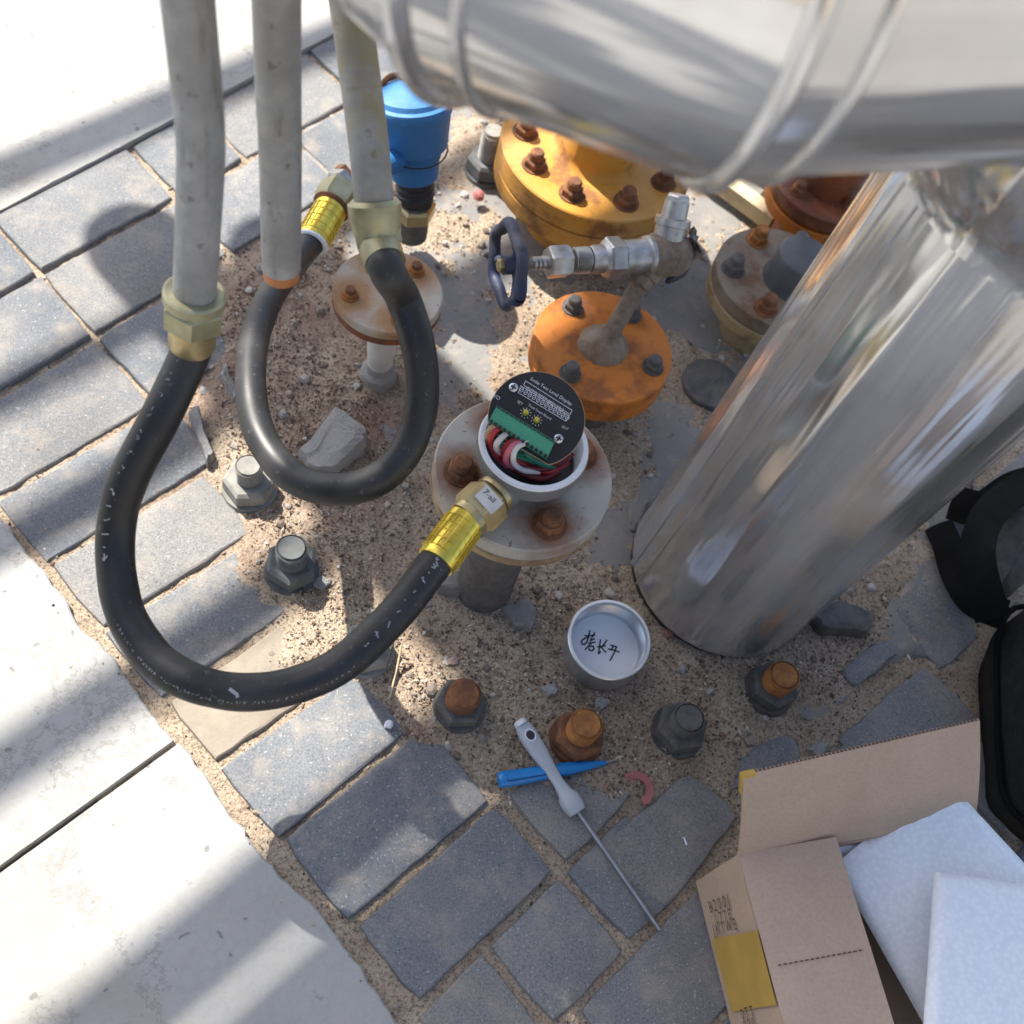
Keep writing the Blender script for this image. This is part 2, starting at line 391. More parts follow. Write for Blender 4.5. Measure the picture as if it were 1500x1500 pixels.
slab('concrete_slab', [(.150, -.4045), (.150, -1.118), (-3.5, -.775), (-3.5, -.4005)], {0: 1.6, 3: .12})
slab('concrete_slab', [(.146, 2.2), (.150, -.02), (.158, -.15), (.148, -.26), (.154, -.3985), (-3.5, -.3945), (-3.5, 2.2)], {0: 1, 1: 1.6, 2: 1.6, 3: 1.6, 4: .12})

pave = thing('pavement', '', ''); del pave['label']; del pave['category']; pave['kind'] = 'structure'
def paver(quad, top=0.0, rot=0.0, parent=pave, h=.06, mat='paver', rough=1.0, name='paver', seed=None):
    """quad: four (u, v) corners; worn, slightly uneven block"""
    sd_ = random.random() * 100 if seed is None else seed
    Q = [np.array(q, float) for q in quad]; c = sum(Q) / 4
    P = []
    for i in range(4):
        a, b = Q[i], Q[(i + 1) % 4]; L = np.linalg.norm(b - a); k = max(3, int(L / .022)); nn = np.array([(b - a)[1], -(b - a)[0]]) / L
        for q in range(k):
            t = q / k; p = a + (b - a) * t
            e = .0022 * rough * nz(p[0] * 45, p[1] * 45, sd_) + .0016 * rough * nz(p[0] * 160, p[1] * 160, sd_)
            if q == 0: p = p + (c - p) / np.linalg.norm(c - p) * .0025 * rough * (1 + abs(nz(sd_, i)) * 2)
            P.append(p + nn * e)
    tx, ty = (random.uniform(-.012, .012) for _ in (0, 1))
    def ring(ins, z):
        out = []
        for p in P:
            dd = (c - p) / np.linalg.norm(c - p); q = p + dd * ins * (1 + .5 * nz(p[0] * 60, p[1] * 60, sd_ + 5))
            out.append(uv(q[0], q[1], z + (q - c)[0] * tx + (q - c)[1] * ty))
        return out
    m = MB(); m.rings([ring(0, -h), ring(0, top - .006), ring(.0014, top - .0014), ring(.0042, top)], True, False, True)
    cc = uv(c[0], c[1], 0)
    return m.build(name, mat, parent, smooth=28, off=None)
# course joints  v(u) = a + s (u - .4)
J = [(-1.205, -.105), (-1.078, -.085), (-.942, -.08), (-.803, -.03), (-.682, .0), (-.567, 0), (-.453, 0), (-.347, .02), (-.240, 0), (-.117, .01), (-.008, .0), (.106, .03), (.222, .03), (.337, .03), (.452, .03), (.567, .03)]
def jv(k, u): return J[k][0] + J[k][1] * (u - .4)
gp = .0046
rows = {0: [(-.09, .152), (.152, .393), (.393, .632), (.632, .765), (.765, 1.0), (1.0, 1.235), (1.235, 1.47), (1.47, 1.7)],
        1: [(-.09, .155), (.155, .393), (.393, .633), (.633, .855), (.855, 1.02)],
        2: [(-.09, .150), (.158, .392), (.392, .535)], 3: [(.158, .412)], 4: [(.160, .386)], 5: [(.162, .378)], 6: [(.166, .352)], 7: [(.168, .368)],
        8: [(.172, .388)], 9: [(.176, .388), (.398, .520)], 10: [(.165, .266), (.272, .386), (.392, .500)],
        11: [(.16, .30), (.300, .500), (.505, .73), (.735, .96)], 12: [(.16, .39), (.39, .62), (.62, .85), (.85, 1.08)], 13: [(.16, .28), (.28, .51), (.51, .74), (.74, .97)], 14: [(.16, .39), (.39, .62), (.62, .85)]}
for k, cols in rows.items():
    for (a, b) in cols:
        q = [(a + gp * .6, jv(k, a) + gp), (b - gp * .6, jv(k, b) + gp), (b - gp * .6, jv(k + 1, b) - gp), (a + gp * .6, jv(k + 1, a) - gp)]
        q = [(x + random.uniform(-.0025, .0025), y + random.uniform(-.0025, .0025)) for x, y in q]
        top = random.uniform(-.003, .0025)
        paver(q, top, rough=1.0 if k > 7 else .7, mat='sandypaver' if k == 6 else 'paver')
def pxuv(*p):
    w_ = W(*p)[:2]; return (float(w_ @ U2), float(w_ @ V2))
for qp, tp in (([(1012, 1128), (1085, 1192), (975, 1332), (872, 1246)], .001), ([(1090, 1095), (1160, 1068), (1180, 1110), (1070, 1160)], -.004),
               ([(1152, 1015), (1215, 978), (1262, 1010), (1190, 1062)], -.006), ([(1228, 985), (1290, 935), (1318, 955), (1250, 1010)], .004),
               ([(1225, 1085), (1335, 985), (1425, 1060), (1320, 1160)], -.002), ([(1310, 890), (1370, 820), (1440, 930), (1380, 985)], -.004), ([(1390, 760), (1520, 640), (1620, 760), (1470, 860)], -.003)):
    paver([pxuv(*p) for p in qp], tp, rough=1.8)

# sand bed: one height field under the joints and over the unpaved middle
SANDPX = [(345, 390), (450, 325), (640, 235), (700, 150), (820, 60), (1500, 60), (1560, 600), (1400, 700), (1330, 860), (1240, 1010), (1150, 1030), (1070, 1120), (1010, 1125), (905, 1190), (790, 1160), (735, 1165), (690, 1110), (600, 1095), (560, 1030), (500, 990), (430, 1000), (390, 975), (415, 905), (340, 850), (330, 790), (345, 720), (300, 640), (310, 560), (300, 480)]
SP = np.array([pxuv(*p) for p in SANDPX])
def sdist(P):
    """signed distance to the sand outline, + inside"""
    inside = np.zeros(len(P), bool); dmin = np.full(len(P), 9.0); n = len(SP)
    for i in range(n):
        a, b = SP[i], SP[(i + 1) % n]; ab = b - a
        t = np.clip(((P - a) @ ab) / (ab @ ab), 0, 1); dmin = np.minimum(dmin, np.linalg.norm(P - (a + t[:, None] * ab), axis=1))
        cond = ((a[1] > P[:, 1]) != (b[1] > P[:, 1])) & (P[:, 0] < (b[0] - a[0]) * (P[:, 1] - a[1]) / (b[1] - a[1] + 1e-12) + a[0]); inside ^= cond
    return np.where(inside, dmin, -dmin)
us = np.arange(.05, 1.75, .0065); vs = np.arange(-1.32, .62, .0065)
UU, VV = np.meshgrid(us, vs, indexing='ij'); PT = np.stack([UU.ravel(), VV.ravel()], 1)
SD = sdist(PT); tt = np.clip((SD + .025) / .06, 0, 1); tt = tt * tt * (3 - 2 * tt)
base = -.0075 + .0105 * tt
def foot_mask(u, v):   # the bare concrete of the footing shows through here
    return max(0, 1 - ((u - 1.06) / .54) ** 2 - ((v + .52) / .62) ** 2 + .25 * nz(u * 5, v * 5, 31))
hz = []
for (u, v), b, t in zip(PT, base, tt):
    f = foot_mask(u, v)
    hz.append(b + .0035 * nz(u * 38, v * 38) + .0022 * nz(u * 120, v * 120, 4) + t * (.007 * nz(u * 9, v * 9, 7) + .003 * nz(u * 22, v * 22, 2)) - .010 * min(1, f * 1.6) * t)
nu, nv = len(us), len(vs); SH = np.array(hz).reshape(nu, nv)
m = MB(); m.v = [tuple(uv(u, v, h)) for (u, v), h in zip(PT, hz)]
m.f = [(i * nv + j, (i + 1) * nv + j, (i + 1) * nv + j + 1, i * nv + j + 1) for i in range(nu - 1) for j in range(nv - 1)]
struct(m.build('sand_bed', 'sand', smooth=180))
def sand_z(u, v):
    i = int(np.clip((u - us[0]) / .0065, 0, nu - 1)); j = int(np.clip((v - vs[0]) / .0065, 0, nv - 1)); return float(SH[i, j])
def sand_at(x, y): p = np.array([x, y]); return sand_z(float(p @ U2), float(p @ V2))
# the concrete footing
m = MB(); fu = np.arange(.45, 1.75, .02); fv = np.arange(-1.16, .22, .02)
m.v = [tuple(uv(u, v, -.006 + .0035 * nz(u * 14, v * 14, 3) + .0012 * nz(u * 70, v * 70, 8) - (.03 if foot_mask(u, v) <= 0 else 0))) for u in fu for v in fv]; k = len(fv)
m.f = [(i * k + j, (i + 1) * k + j, (i + 1) * k + j + 1, i * k + j + 1) for i in range(len(fu) - 1) for j in range(k - 1)]
struct(m.build('concrete_footing', 'footing', smooth=180))
# loose grains
rg = np.random.default_rng(3); m = MB(); cnt = 0
NG = 30000
cand = np.stack([rg.uniform(.12, 1.4, 200000), rg.uniform(-1.25, .35, 200000)], 1); cs = sdist(cand); keep = []
for (u, v), s_ in zip(cand.tolist(), cs.tolist()):
    pr = 1.0 if s_ > .01 else (.30 if s_ > -.05 else .08)
    if v < kerb(u) or (u < .155 and v > -1.0 and (u < .125 or rg.random() > 6 * (u - .12))): continue
    if foot_mask(u, v) > .25: pr *= .3
    if rg.random() < pr * (.25 + 1.1 * max(0, .5 + nz(u * 7, v * 7, 21))): keep.append((u, v))
    if len(keep) >= NG: break
K = np.array(keep); NG = len(K); r = rg.uniform(.0008, .0020, NG) * np.where(rg.random(NG) < .06, 1.7, 1)
ii = np.clip(((K[:, 0] - us[0]) / .0065).astype(int), 0, nu - 1); jj = np.clip(((K[:, 1] - vs[0]) / .0065).astype(int), 0, nv - 1)
c = np.concatenate([K[:, :1] * U2 + K[:, 1:] * V2, (np.where(K[:, 0] < .15, .0045, SH[ii, jj]) + r * .4)[:, None]], 1)
unv = lambda a: a / np.linalg.norm(a, axis=1)[:, None]
ax = unv(rg.normal(size=(NG, 3))); bx = unv(np.cross(ax, rg.normal(size=(NG, 3)))); cx = np.cross(ax, bx); l = (r * rg.uniform(1, 2.0, NG))[:, None]; r = r[:, None]
GV = np.stack([c + ax * l, c - ax * l, c + bx * r, c - bx * r, c + cx * r * .8, c - cx * r * .8], 1).reshape(-1, 3)
tri = np.array([(a, b, e) if a == 0 else (a, e, b) for a in (0, 1) for b, e in ((2, 4), (4, 3), (3, 5), (5, 2))])
GF = (np.arange(NG)[:, None, None] * 6 + tri[None]).reshape(-1, 3).tolist()
m.v = GV.tolist(); m.f = GF
struct(m.build('gravel', 'gravel', smooth=0), 'stuff')

# pebbles, clods and chips of mortar
m = MB(); cand = np.stack([rg.uniform(.1, 1.35, 9000), rg.uniform(-1.2, .35, 9000)], 1); cs = sdist(cand); k = 0
for (u, v), s_ in zip(cand.tolist(), cs.tolist()):
    if v < kerb(u) + .01 or u < .158 or rg.random() > (1.0 if s_ > .0 else .10): continue
    if nz(u * 6, v * 6, 44) < -.12: continue
    r = .0022 + .0055 * rg.random() ** 3; z = sand_z(u, v) + r * .25; n = int(rg.integers(5, 8)); c = uv(u, v, z); ph = rg.uniform(0, 6.28)
    rad = [r * rg.uniform(.65, 1.25) for _ in range(n)]; T_ = [ph + 6.283 * i / n for i in range(n)]; h = r * rg.uniform(.4, .9); sk = rg.uniform(-.3, .3, 2) * r
    m.rings([[c + (q * math.cos(t), q * math.sin(t), -r * .5) for q, t in zip(rad, T_)], [c + (q * math.cos(t) * .95, q * math.sin(t) * .95, h * .4) for q, t in zip(rad, T_)], [c + (q * math.cos(t) * .55 + sk[0], q * math.sin(t) * .55 + sk[1], h) for q, t in zip(rad, T_)]]); k += 1
    if k > 900: break
t_ = NT('pebble_mix'); t_.set(t_.ramp(t_.n('ShaderNodeNewGeometry').outputs['Random Per Island'], [(0, (.10, .075, .06)), (.3, (.25, .20, .16)), (.6, (.33, .32, .30)), (.9, (.45, .42, .37)), (1, (.24, .12, .09))]), .9)
struct(m.build('pebbles', t_.m, smooth=0), 'stuff')

# ------------------------------------------------------------------ insulated steel pipe overhead and its upright
def plane(a, b, pos):
    n = un(np.cross(ray(*a), ray(*b))); return n * np.sign(n @ ray(*pos))
FOOT = np.array([.5098, .674]); LEAN = np.array([.0286, -.029]); RV = .1274; RH = .150
n1 = plane((1040, 270), (1500, 243), (1200, 0)); n2 = plane((640, 135), (1010, 262), (800, 0))
ZA = HC + (RH - n1[:2] @ (FOOT + LEAN)) / n1[2]
d1 = un(np.cross(n1, (0, 0, 1))); d1 *= np.sign(d1[0]); d2 = un(np.cross(n2, (0, 0, 1))); d2 *= -np.sign(d2[0])
A0 = np.array([*(FOOT + LEAN * ZA), ZA]); E1 = A0 + d1 * ((RH - n2 @ (A0 - O_)) / (n2 @ d1))
def rotz(d, deg): c, s = math.cos(math.radians(deg)), math.sin(math.radians(deg)); return np.array([d[0] * c - d[1] * s, d[0] * s + d[1] * c, d[2]])
d3 = rotz(d2, -31)
def proj(p):
    c = RM.T @ (np.array(p) - O_); return 750 + FPX * c[0] / -c[2], 750 - FPX * c[1] / -c[2]
def seam_x(t):         # where the second mitre seam crosses the lower silhouette
    mm = un(d2 + d3); o = -n2 * RH; return proj(E1 + d2 * t + o - d2 * (o @ mm) / (d2 @ mm))[0]
L2 = min(np.arange(.02, .8, .004), key=lambda t: abs(seam_x(t) - 640))
E2 = E1 + d2 * L2; E3 = E2 + d3 * .22; d4 = rotz(d3, -29); E4 = E3 + d4 * .25
M['steel1'] = mk_steel('steel_cladding_run', math.atan2(d1[1], d1[0])); M['steel2'] = mk_steel('steel_cladding_bend', math.atan2(d2[1], d2[0]))
ip = thing('insulated_pipe', 'fat silver insulated pipe bending overhead and standing on the paving', 'pipe', (*FOOT, 0))
def bis(a, b): return un(un(a) + un(b))
def clad(p, q, npd, nqd, r, mat='steel1', name='cladding_section', seg=72):
    """cylinder between p and q whose ends are cut on the planes with normals npd, nqd (mitre joints)"""
    d = un(q - p); a = un(np.cross(d, (0, 0, 1))); b = np.cross(d, a); R0, R1 = [], []
    for i in range(seg):
        o = (a * math.cos(2 * math.pi * i / seg) + b * math.sin(2 * math.pi * i / seg)) * r
        R0.append(p + o - d * (o @ npd) / (d @ npd)); R1.append(q + o - d * (o @ nqd) / (d @ nqd))
    rings = [[a_ + (b_ - a_) * t for a_, b_ in zip(R0, R1)] for t in np.linspace(0, 1, 14)]
    return MB().rings(rings, True, False, False).build(name, mat, ip, smooth=60), R0, R1
def bead(ring, r=.009, name='seam_bead'):
    P = [np.array(p) for p in ring] + [np.array(ring[0])]
    return MB().tube(P, r, 10, False).build(name, 'steel', ip, smooth=60)
m1 = bis(-d1, d2); m2 = bis(d2, d3); m3 = bis(d3, d4)
Q0 = A0 + d1 * 1.6
_, a, b = clad(Q0, E1, d1, m1, RH); bead(b, .0065)
_, a2, b2 = clad(E1, E2, m1, m2, RH + .001, 'steel2'); bead(b2, .007)
bead([np.array(p) + d1 * .034 for p in b], .004)
bead([np.array(p) + d2 * -.03 for p in b2], .004)
_, a3, b3 = clad(E2, E3, m2, m3, RH, 'steel2'); bead(b3, .0065)
_, a4, b4 = clad(E3, E4, m3, d4, RH + .001, 'steel2')
MB().lathe([(RH + .001, 0), (RH * .9, .03), (RH * .5, .06), (.001, .07)], E4, d4, 48, False, False).build('end_dome', 'steel', ip, smooth=60)
# a lap seam across the straight run
sp = A0 + d1 * min(np.arange(-.2, .6, .01), key=lambda q: abs(proj(A0 + d1 * q - n1 * RH * .6)[0] - 1380)); MB().lathe([(RH + .0005, 0), (RH + .0016, .001), (RH + .0016, .006), (RH + .0005, .007)], sp, d1, 72, False, False).build('lap_seam', 'steel', ip)
# upright with dented foot and collar
MB().lathe([(RV * .972, -.03), (RV * .972, .03)], (*FOOT, 0), un((*LEAN, 1)), 64).build('dark_gap_core', 'black', ip)  # black core puts the shade of the gap under the cladding into colour
prof = [(RV * .988, .0125), (RV * .999, .0115), (RV * 1.006, .0135), (RV * 1.006, .020), (RV, .022), (RV, .06), (RV * 1.003, .2), (RV, .5), (RV, .7), (RV, ZA - .06)]
UPD = un((*LEAN, 1)); MB().lathe([(r, z) for r, z in prof], (*FOOT, 0), UPD, 96, False, False).build('upright_cladding', 'steelup', ip, smooth=60)
for tt_, wd_ in ((math.radians(183), .0045), (math.radians(196), .0016)):          # standing laps down the upright
    m = MB(); e = np.array([math.cos(tt_), math.sin(tt_), 0]); q = np.array([-math.sin(tt_), math.cos(tt_), 0]); b0 = np.array([*FOOT, .012])
    m.box(b0 + e * (RV + .0004) + UPD * .40, q * wd_, e * .0012, UPD * .40); m.build('lap_seam', 'steelup', ip, smooth=0)
MB().lathe([(RV + .001, .715), (RV + .007, .718), (RV + .007, .730), (RV + .012, .750), (RV + .040, .80), (RV + .045, .86)], (*FOOT, 0), UPD, 72, False, False).build('saddle_collar', 'steel', ip, smooth=40)
# ------------------------------------------------------------------ conduits and flexible hoses
CR = .018
def conduit(label, pts, gl, mat='galv'):
    c = thing('conduit', label, 'conduit', pts[0], 'galvanized conduits coming down into the frame')
    MB().tube(pts, CR, 24, sub=8).build('pipe', mat, c, smooth=60); return c
P1 = [WD(284, 448, .93), WD(290, 330, .865), WD(294, 215, .81), WD(286, 110, .765), WD(275, 0, .722)]
P1.append(P1[-1] + (P1[-1] - P1[-2]) * 14)
c1 = conduit('grey conduit with a slight bend ending in a brass hexagon gland, nearest the lower hose', P1, None)
dn = un(P1[0] - P1[1])
o = P1[0] - dn * .010
MB().lathe([(.024, 0), (.0262, .002), (.0262, .010), (.021, .0105)], o - dn * .006, dn, 32).build('lock_ring', 'zincyel', c1)
MB().hexnut(o + dn * .006, dn, .0272, .026, .45).build('gland_nut', 'zincyel', c1)
MB().lathe([(.0205, 0), (.0205, .022), (.019, .026)], o + dn * .032, dn, 32).build('ferrule', 'brass', c1)
HS1 = o + dn * .05
P2 = [WD(412, 392, 1.01), WD(410, 200, .90), WD(405, 0, .79)]; P2.append(P2[-1] + (P2[-1] - P2[0]) * 3)
c2 = conduit('straight grey conduit with an open orange lined lower end, no hose attached', P2, None)
dn2 = un(P2[0] - P2[1]); MB().lathe([(.0165, -.02), (.0165, .011), (.0150, .011), (.0150, -.02)], P2[0], dn2, 28, False, False).build('liner', 'orangecap', c2)
P3 = [WD(550, 318, 1.0), WD(541, 220, .975), WD(527, 110, .955), WD(512, 0, .94)]; P3.append(P3[-1] + (P3[-1] - P3[-2]) * 12)
c3 = conduit('yellow stained conduit passing under the fat pipe, feeding the upper hose loop', P3, None, 'stained')
dn3 = un(P3[0] - P3[1]); o3 = P3[0] - dn3 * .012
MB().lathe([(.020, -.004), (.0245, 0), (.0245, .012), (.0225, .020), (.0225, .026), (.0205, .028)], o3, dn3, 32).build('lock_ring', 'zincyel', c3)
MB().hexnut(o3 + dn3 * .024, un(dn3 + np.array([.12, -.05, 0])), .0235, .014, .2).build('gland_nut', 'zincyel', c3)
dg3 = un(WD(567, 378, .98) - WD(552, 335, 1.0))
MB().lathe([(.020, 0), (.0192, .030)], o3 + dn3 * .034, dg3, 32).build('ferrule', 'zincyel', c3)

def hose(label, pts, r, parts):
    h = thing('hose', label, 'hose', pts[0], 'black rubber flexible hoses'); h_pts = smooth_path(pts, 10)
    rv = random.Random(len(pts)); MB().tube(h_pts, [r * (1 + rv.uniform(-.022, .022)) for _ in range(34)], 24).build('rubber_tube', 'rubber', h, smooth=80); return h, h_pts
def sleeve(p, d, parent, r=.021, L=.040):
    """gold crimp sleeve with raised grid"""
    m = MB().lathe([(r * .93, 0), (r, .001), (r, L - .003), (r * .94, L)], p, d, 40); b = m.build('crimp_sleeve', 'gold', parent)
    gm = MB(); d = un(d); a = un(np.cross(d, (0, 0, 1))); c = np.cross(d, a); q = np.array(p, float)
    for i in range(0, 20):
        t = 2 * math.pi * i / 20; e = (a * math.cos(t) + c * math.sin(t)); s_ = np.cross(d, e)
        gm.box(q + d * L * .5 + e * (r + .0004), d * L * .36, s_ * .0006, e * .0006)
    for k in range(5):
        gm.lathe([(r, -.0006), (r + .0011, -.0004), (r + .0011, .0004), (r, .0006)], q + d * L * (.16 + .17 * k), d, 40, False, False)
    g_ = gm.build('raised_grid', 'gold', parent, smooth=0); g_.parent = b
    return b
h1, hp1 = hose('black hose of the big lower loop from the left conduit to the opened meter',
    [HS1 - dn * .012, HS1 + dn * .012, W(240, 602, .415), W(189, 700, .37), W(171, 767, .335), W(170, 833, .31), W(184, 900, .295), W(218, 955, .285), W(258, 988, .28), W(310, 1008, .28), W(367, 1014, .28), W(430, 1004, .282), W(500, 973, .288), W(577, 902, .297), W(630, 834, .303), W(641, 820, .305)], .0177, None)
h2, hp2 = hose('black hose of the small upper loop from the right conduit to the blue housing',
    [o3 + dn3 * .034 + dg3 * .02, o3 + dn3 * .034 + dg3 * .045, W(590, 436, .455), W(611, 500, .43), W(619, 560, .40), W(613, 615, .37), W(590, 668, .345), W(548, 705, .325), W(492, 717, .305), W(440, 705, .29), W(402, 672, .285), W(376, 622, .28), W(367, 560, .275), W(373, 495, .26), W(396, 435, .235), W(428, 390, .205), W(455, 357, .185)], .0166, None)
# print along the hoses
def hose_print(parent, hp, i0, i1, step, chars, seed):
    rnd = random.Random(seed); m = MB(); k = i0
    while k < i1:
        p = hp[int(k)]; t = un(hp[int(k) + 1] - p); n = un(O_ - p); n = un(n - t * (n @ t)); s = np.cross(n, t); n = un(n + s * chars[1]); s = np.cross(n, t)
        o = p + n * (chars[0] + .0003); z = chars[2]
        for q in range(rnd.choice((1, 2, 3))):
            a, b = rnd.uniform(-1, 1), rnd.uniform(-1, 1); e, f_ = rnd.uniform(-1, 1), rnd.uniform(-1, 1)
            m.ribbon([o + t * a * z + s * b * z, o + t * e * z + s * f_ * z], n, z * .35)
        k += step
    return m.build('printed_marks', 'fadedprint', parent, smooth=0)
NP1 = len(hp1)
hose_print(h1, hp1, 12, 30, 1.6, (.0177, -.55, .0020), 4); hose_print(h1, hp1, 32, 50, 3.1, (.0177, -.55, .0032), 5); hose_print(h1, hp1, 62, 122, 1.15, (.0177, -.62, .0014), 9); hose_print(h1, hp1, 124, 146, 2.0, (.0177, -.05, .0030), 12)
m = MB(); p = hp1[96]; t = un(hp1[97] - p); n = un(O_ - p); s = np.cross(n, t)
for q in ((28, 'a'),):
    for px in ((330, 1022), (333, 1026), (327, 1030), (322, 1027)): pass
m.ribbon([p + n * .0181 + t * -.004 + s * .002, p + n * .0181 + t * .002 - s * .002, p + n * .0181 + t * .003 - s * .004], n, .003); m.build('scuff', 'fadedprint', h1, smooth=0)
# ------------------------------------------------------------------ flanges
def bolt_tmpl(): pass
def bolt_on(parent, p, r, h, mat, stud=.5, sh=None, rot=0.3, smat=None):
    m = MB().hexnut(p, (0, 0, 1), r, h, rot); m.lathe([(r * 1.2, -.0005), (r * 1.2, .002)], p, (0, 0, 1), 20)
    b = m.build('bolt', mat, parent)
    s = MB().lathe([(r * stud, 0), (r * stud, (sh or h * .6) * .8), (r * stud * .8, sh or h * .6)], np.array(p) + (0, 0, h), (0, 0, 1), 16).build('stud', smat or mat, parent); s.parent = b
    return b
def flange_stack(root, x, y, zt, r, th, top, low, stub_r, stub_mat, gap=.006, lowth=None, seg=72):
    lowth = lowth or th; z1 = zt - th - gap
    MB().lathe([(r, 0), (r, th - .002), (r - .002, th)], (x, y, zt - th), (0, 0, 1), seg).build('flange', top, root)
    MB().lathe([(r * .80, 0), (r * .80, gap)], (x, y, z1), (0, 0, 1), 48).build('gasket', 'black', root)
    MB().lathe([(r - .002, 0), (r, .002), (r, lowth - .002), (r - .002, lowth)], (x, y, z1 - lowth), (0, 0, 1), seg).build('lower_flange', low, root)
    MB().lathe([(stub_r * 1.5, 0), (stub_r, .0)] if False else [(stub_r, -.03), (stub_r, z1 - lowth - .02), (stub_r * 1.35, z1 - lowth)], (x, y, 0), (0, 0, 1), 40).build('pipe_stub', stub_mat, root)
def ang_from_px(c, px, py, z):
    q = W(px, py, z); return math.atan2(q[1] - c[1], q[0] - c[0]), math.hypot(q[0] - c[0], q[1] - c[1])

# --- the opened meter
MZ = .285; mc = W(768, 690, MZ); mx, my = mc[:2]
mt = thing('level_meter', 'grey flanged meter with its cover off, showing a black circuit board', 'meter', (mx, my, 0))
spots = []
for px, py in ((675, 692), (873, 660), (803, 765)):
    a_, r_ = ang_from_px(mc, px, py, MZ); spots.append(a_)
a0 = spots[2]
bolts = [(.068 * math.cos(a), .068 * math.sin(a)) for a in (spots[0], spots[1], spots[2], spots[2] + math.pi)]
flange_stack(mt, mx, my, MZ, .0965, .020, rust_spotted('meter_flange_paint', (.45, .43, .38), bolts, MZ, rad=.023), 'olive', .036, 'darksteel', .004, .012)
for bx, by in bolts: bolt_on(mt, (mx + bx, my + by, MZ), .0158, .011, 'rust', .66, .010)
HZ = .338
hd = MB().lathe([(.034, MZ), (.036, MZ + .012), (.050, MZ + .026), (.0575, MZ + .034), (.0585, HZ - .004), (.0575, HZ)], (mx, my, 0), (0, 0, 1), 64, True, False).build('housing', 'greypaint', mt)
MB().lathe([(.0575, HZ), (.056, HZ + .003), (.0515, HZ + .003), (.0500, HZ - .001), (.0490, HZ - .03), (.001, HZ - .032)], (mx, my, 0), (0, 0, 1), 64, False, False).build('rim', 'whiterim', mt)
MB().lathe([(.0485, HZ - .029), (.001, HZ - .028)], (mx, my, 0), (0, 0, 1), 40, False, False).build('cavity_floor', 'blackpl', mt)
# circuit board
BC = W(786, 613, HZ + .026); nb = un(.42 * np.array([0, 0, 1]) + .58 * un(O_ - BC))
Bp = lambda px, py, up=0.0: WP(px, py, BC + nb * up, nb)
exb = un(Bp(812, 645) - Bp(728, 594)); eyb = np.cross(nb, exb)
chord = [Bp(706, 622), Bp(820, 690)]; cn = un(np.cross(chord[1] - chord[0], nb)); cn *= np.sign(cn @ (BC - chord[0]))
poly = []
for i in range(72):
    t = 2 * math.pi * i / 72; p = BC + (exb * math.cos(t) + eyb * math.sin(t)) * .0487
    dd = (p - chord[0]) @ cn
    if dd < 0: p = p - cn * dd
    poly.append(p)
pb = MB().rings([[p - nb * .002 for p in poly], poly]).build('circuit_board', 'pcb', mt, smooth=30)
MB().tube([p - nb * .001 for p in poly] + [poly[0] - nb * .001], .0007, 6, False).build('board_edge', 'tan', mt).parent = pb
tq_ = [Bp(728, 594, .010), Bp(813, 646, .010), Bp(802, 670, .010), Bp(716, 616, .010)]
tb = MB(); c_ = sum(tq_) / 4
tb.rings([[p - nb * .012 for p in tq_], tq_]); tbo = tb.build('terminal_block', 'terminal', mt, smooth=20)
sl = MB()
for k in range(13):
    f_ = (k + .5) / 13; a = tq_[0] * (1 - f_) + tq_[1] * f_; b = tq_[3] * (1 - f_) + tq_[2] * f_
    sl.box(a * .93 + b * .07 + nb * .0004, exb * .0022, un(b - a) * .0006, nb * .0006)
    sl.box(b * .985 + a * .015, exb * .0017, un(b - a) * .0012, nb * .003)
sl.build('terminal_slots', 'black', mt, smooth=0).parent = tbo
for px, py in ((752, 568), (818, 643)):
    s_ = MB().lathe([(.0046, 0), (.0046, .0016), (.0034, .0026), (.001, .0022)], Bp(px, py), nb, 20).build('board_screw', 'alu', mt); s_.parent = pb
    m = MB(); o_ = Bp(px, py) + nb * .0027; m.box(o_, exb * .003, eyb * .0007, nb * .0002); m.box(o_ + nb * .0001, exb * .0007, eyb * .003, nb * .0002); m.build('screw_slot', 'black', mt, smooth=0).parent = pb
for px, py in ((770, 605), (786, 616)):
    l_ = MB().lathe([(.0032, 0), (.0032, .003), (.0022, .005), (.0006, .0056)], Bp(px, py), nb, 16).build('lamp', 'led', mt); l_.parent = pb
    m = MB()
    for k in range(10):
        t = 2 * math.pi * k / 10; e = exb * math.cos(t) + eyb * math.sin(t); m.ribbon([Bp(px, py, .0003) + e * .0044, Bp(px, py, .0003) + e * .0056], nb, .0006)
    m.build('printed_mark', 'print', mt, smooth=0).parent = pb
def btext(s, px, py, px2, py2, size, name='printed_lettering', mat='print'):
    a, b = Bp(px, py, .0004), Bp(px2, py2, .0004); e = un(b - a); text_part(s, a, e, np.cross(nb, e), size, mat, name, mt).parent = pb
btext('Smile Two Level Display', 776, 556, 836, 594, .0050)
btext('AUTO TEST 8051 V2.3', 770, 569, 834, 609, .0046)
btext('Trust Smart Board', 773, 594, 812, 619, .0036); btext('SET', 757, 589, 772, 599, .0040); btext('I/O', 722, 581, 735, 589, .0055); btext('2017', 822, 626, 840, 634, .0036)
m = MB()
for k in range(12):
    f_ = k / 11; px, py = 764 + (831 - 764) * f_, 571 + (612 - 571) * f_; o_ = Bp(px, py, .0004)
    for j in range(14):
        t0, t1 = 2 * math.pi * j / 14, 2 * math.pi * (j + 1) / 14; q = lambda t: o_ + exb * .0017 * math.cos(t) + eyb * .0024 * math.sin(t)
        m.ribbon([q(t0), q(t1)], nb, .0006)
    m.ribbon([o_ - exb * .0012 - eyb * .0016, o_ + exb * .0012 + eyb * .0016], nb, .0005)
L_ = [Bp(x, y, .0004) for x, y in ((763, 565), (834, 609), (829, 617), (759, 575), (763, 565))]; m.ribbon(L_, nb, .0006)
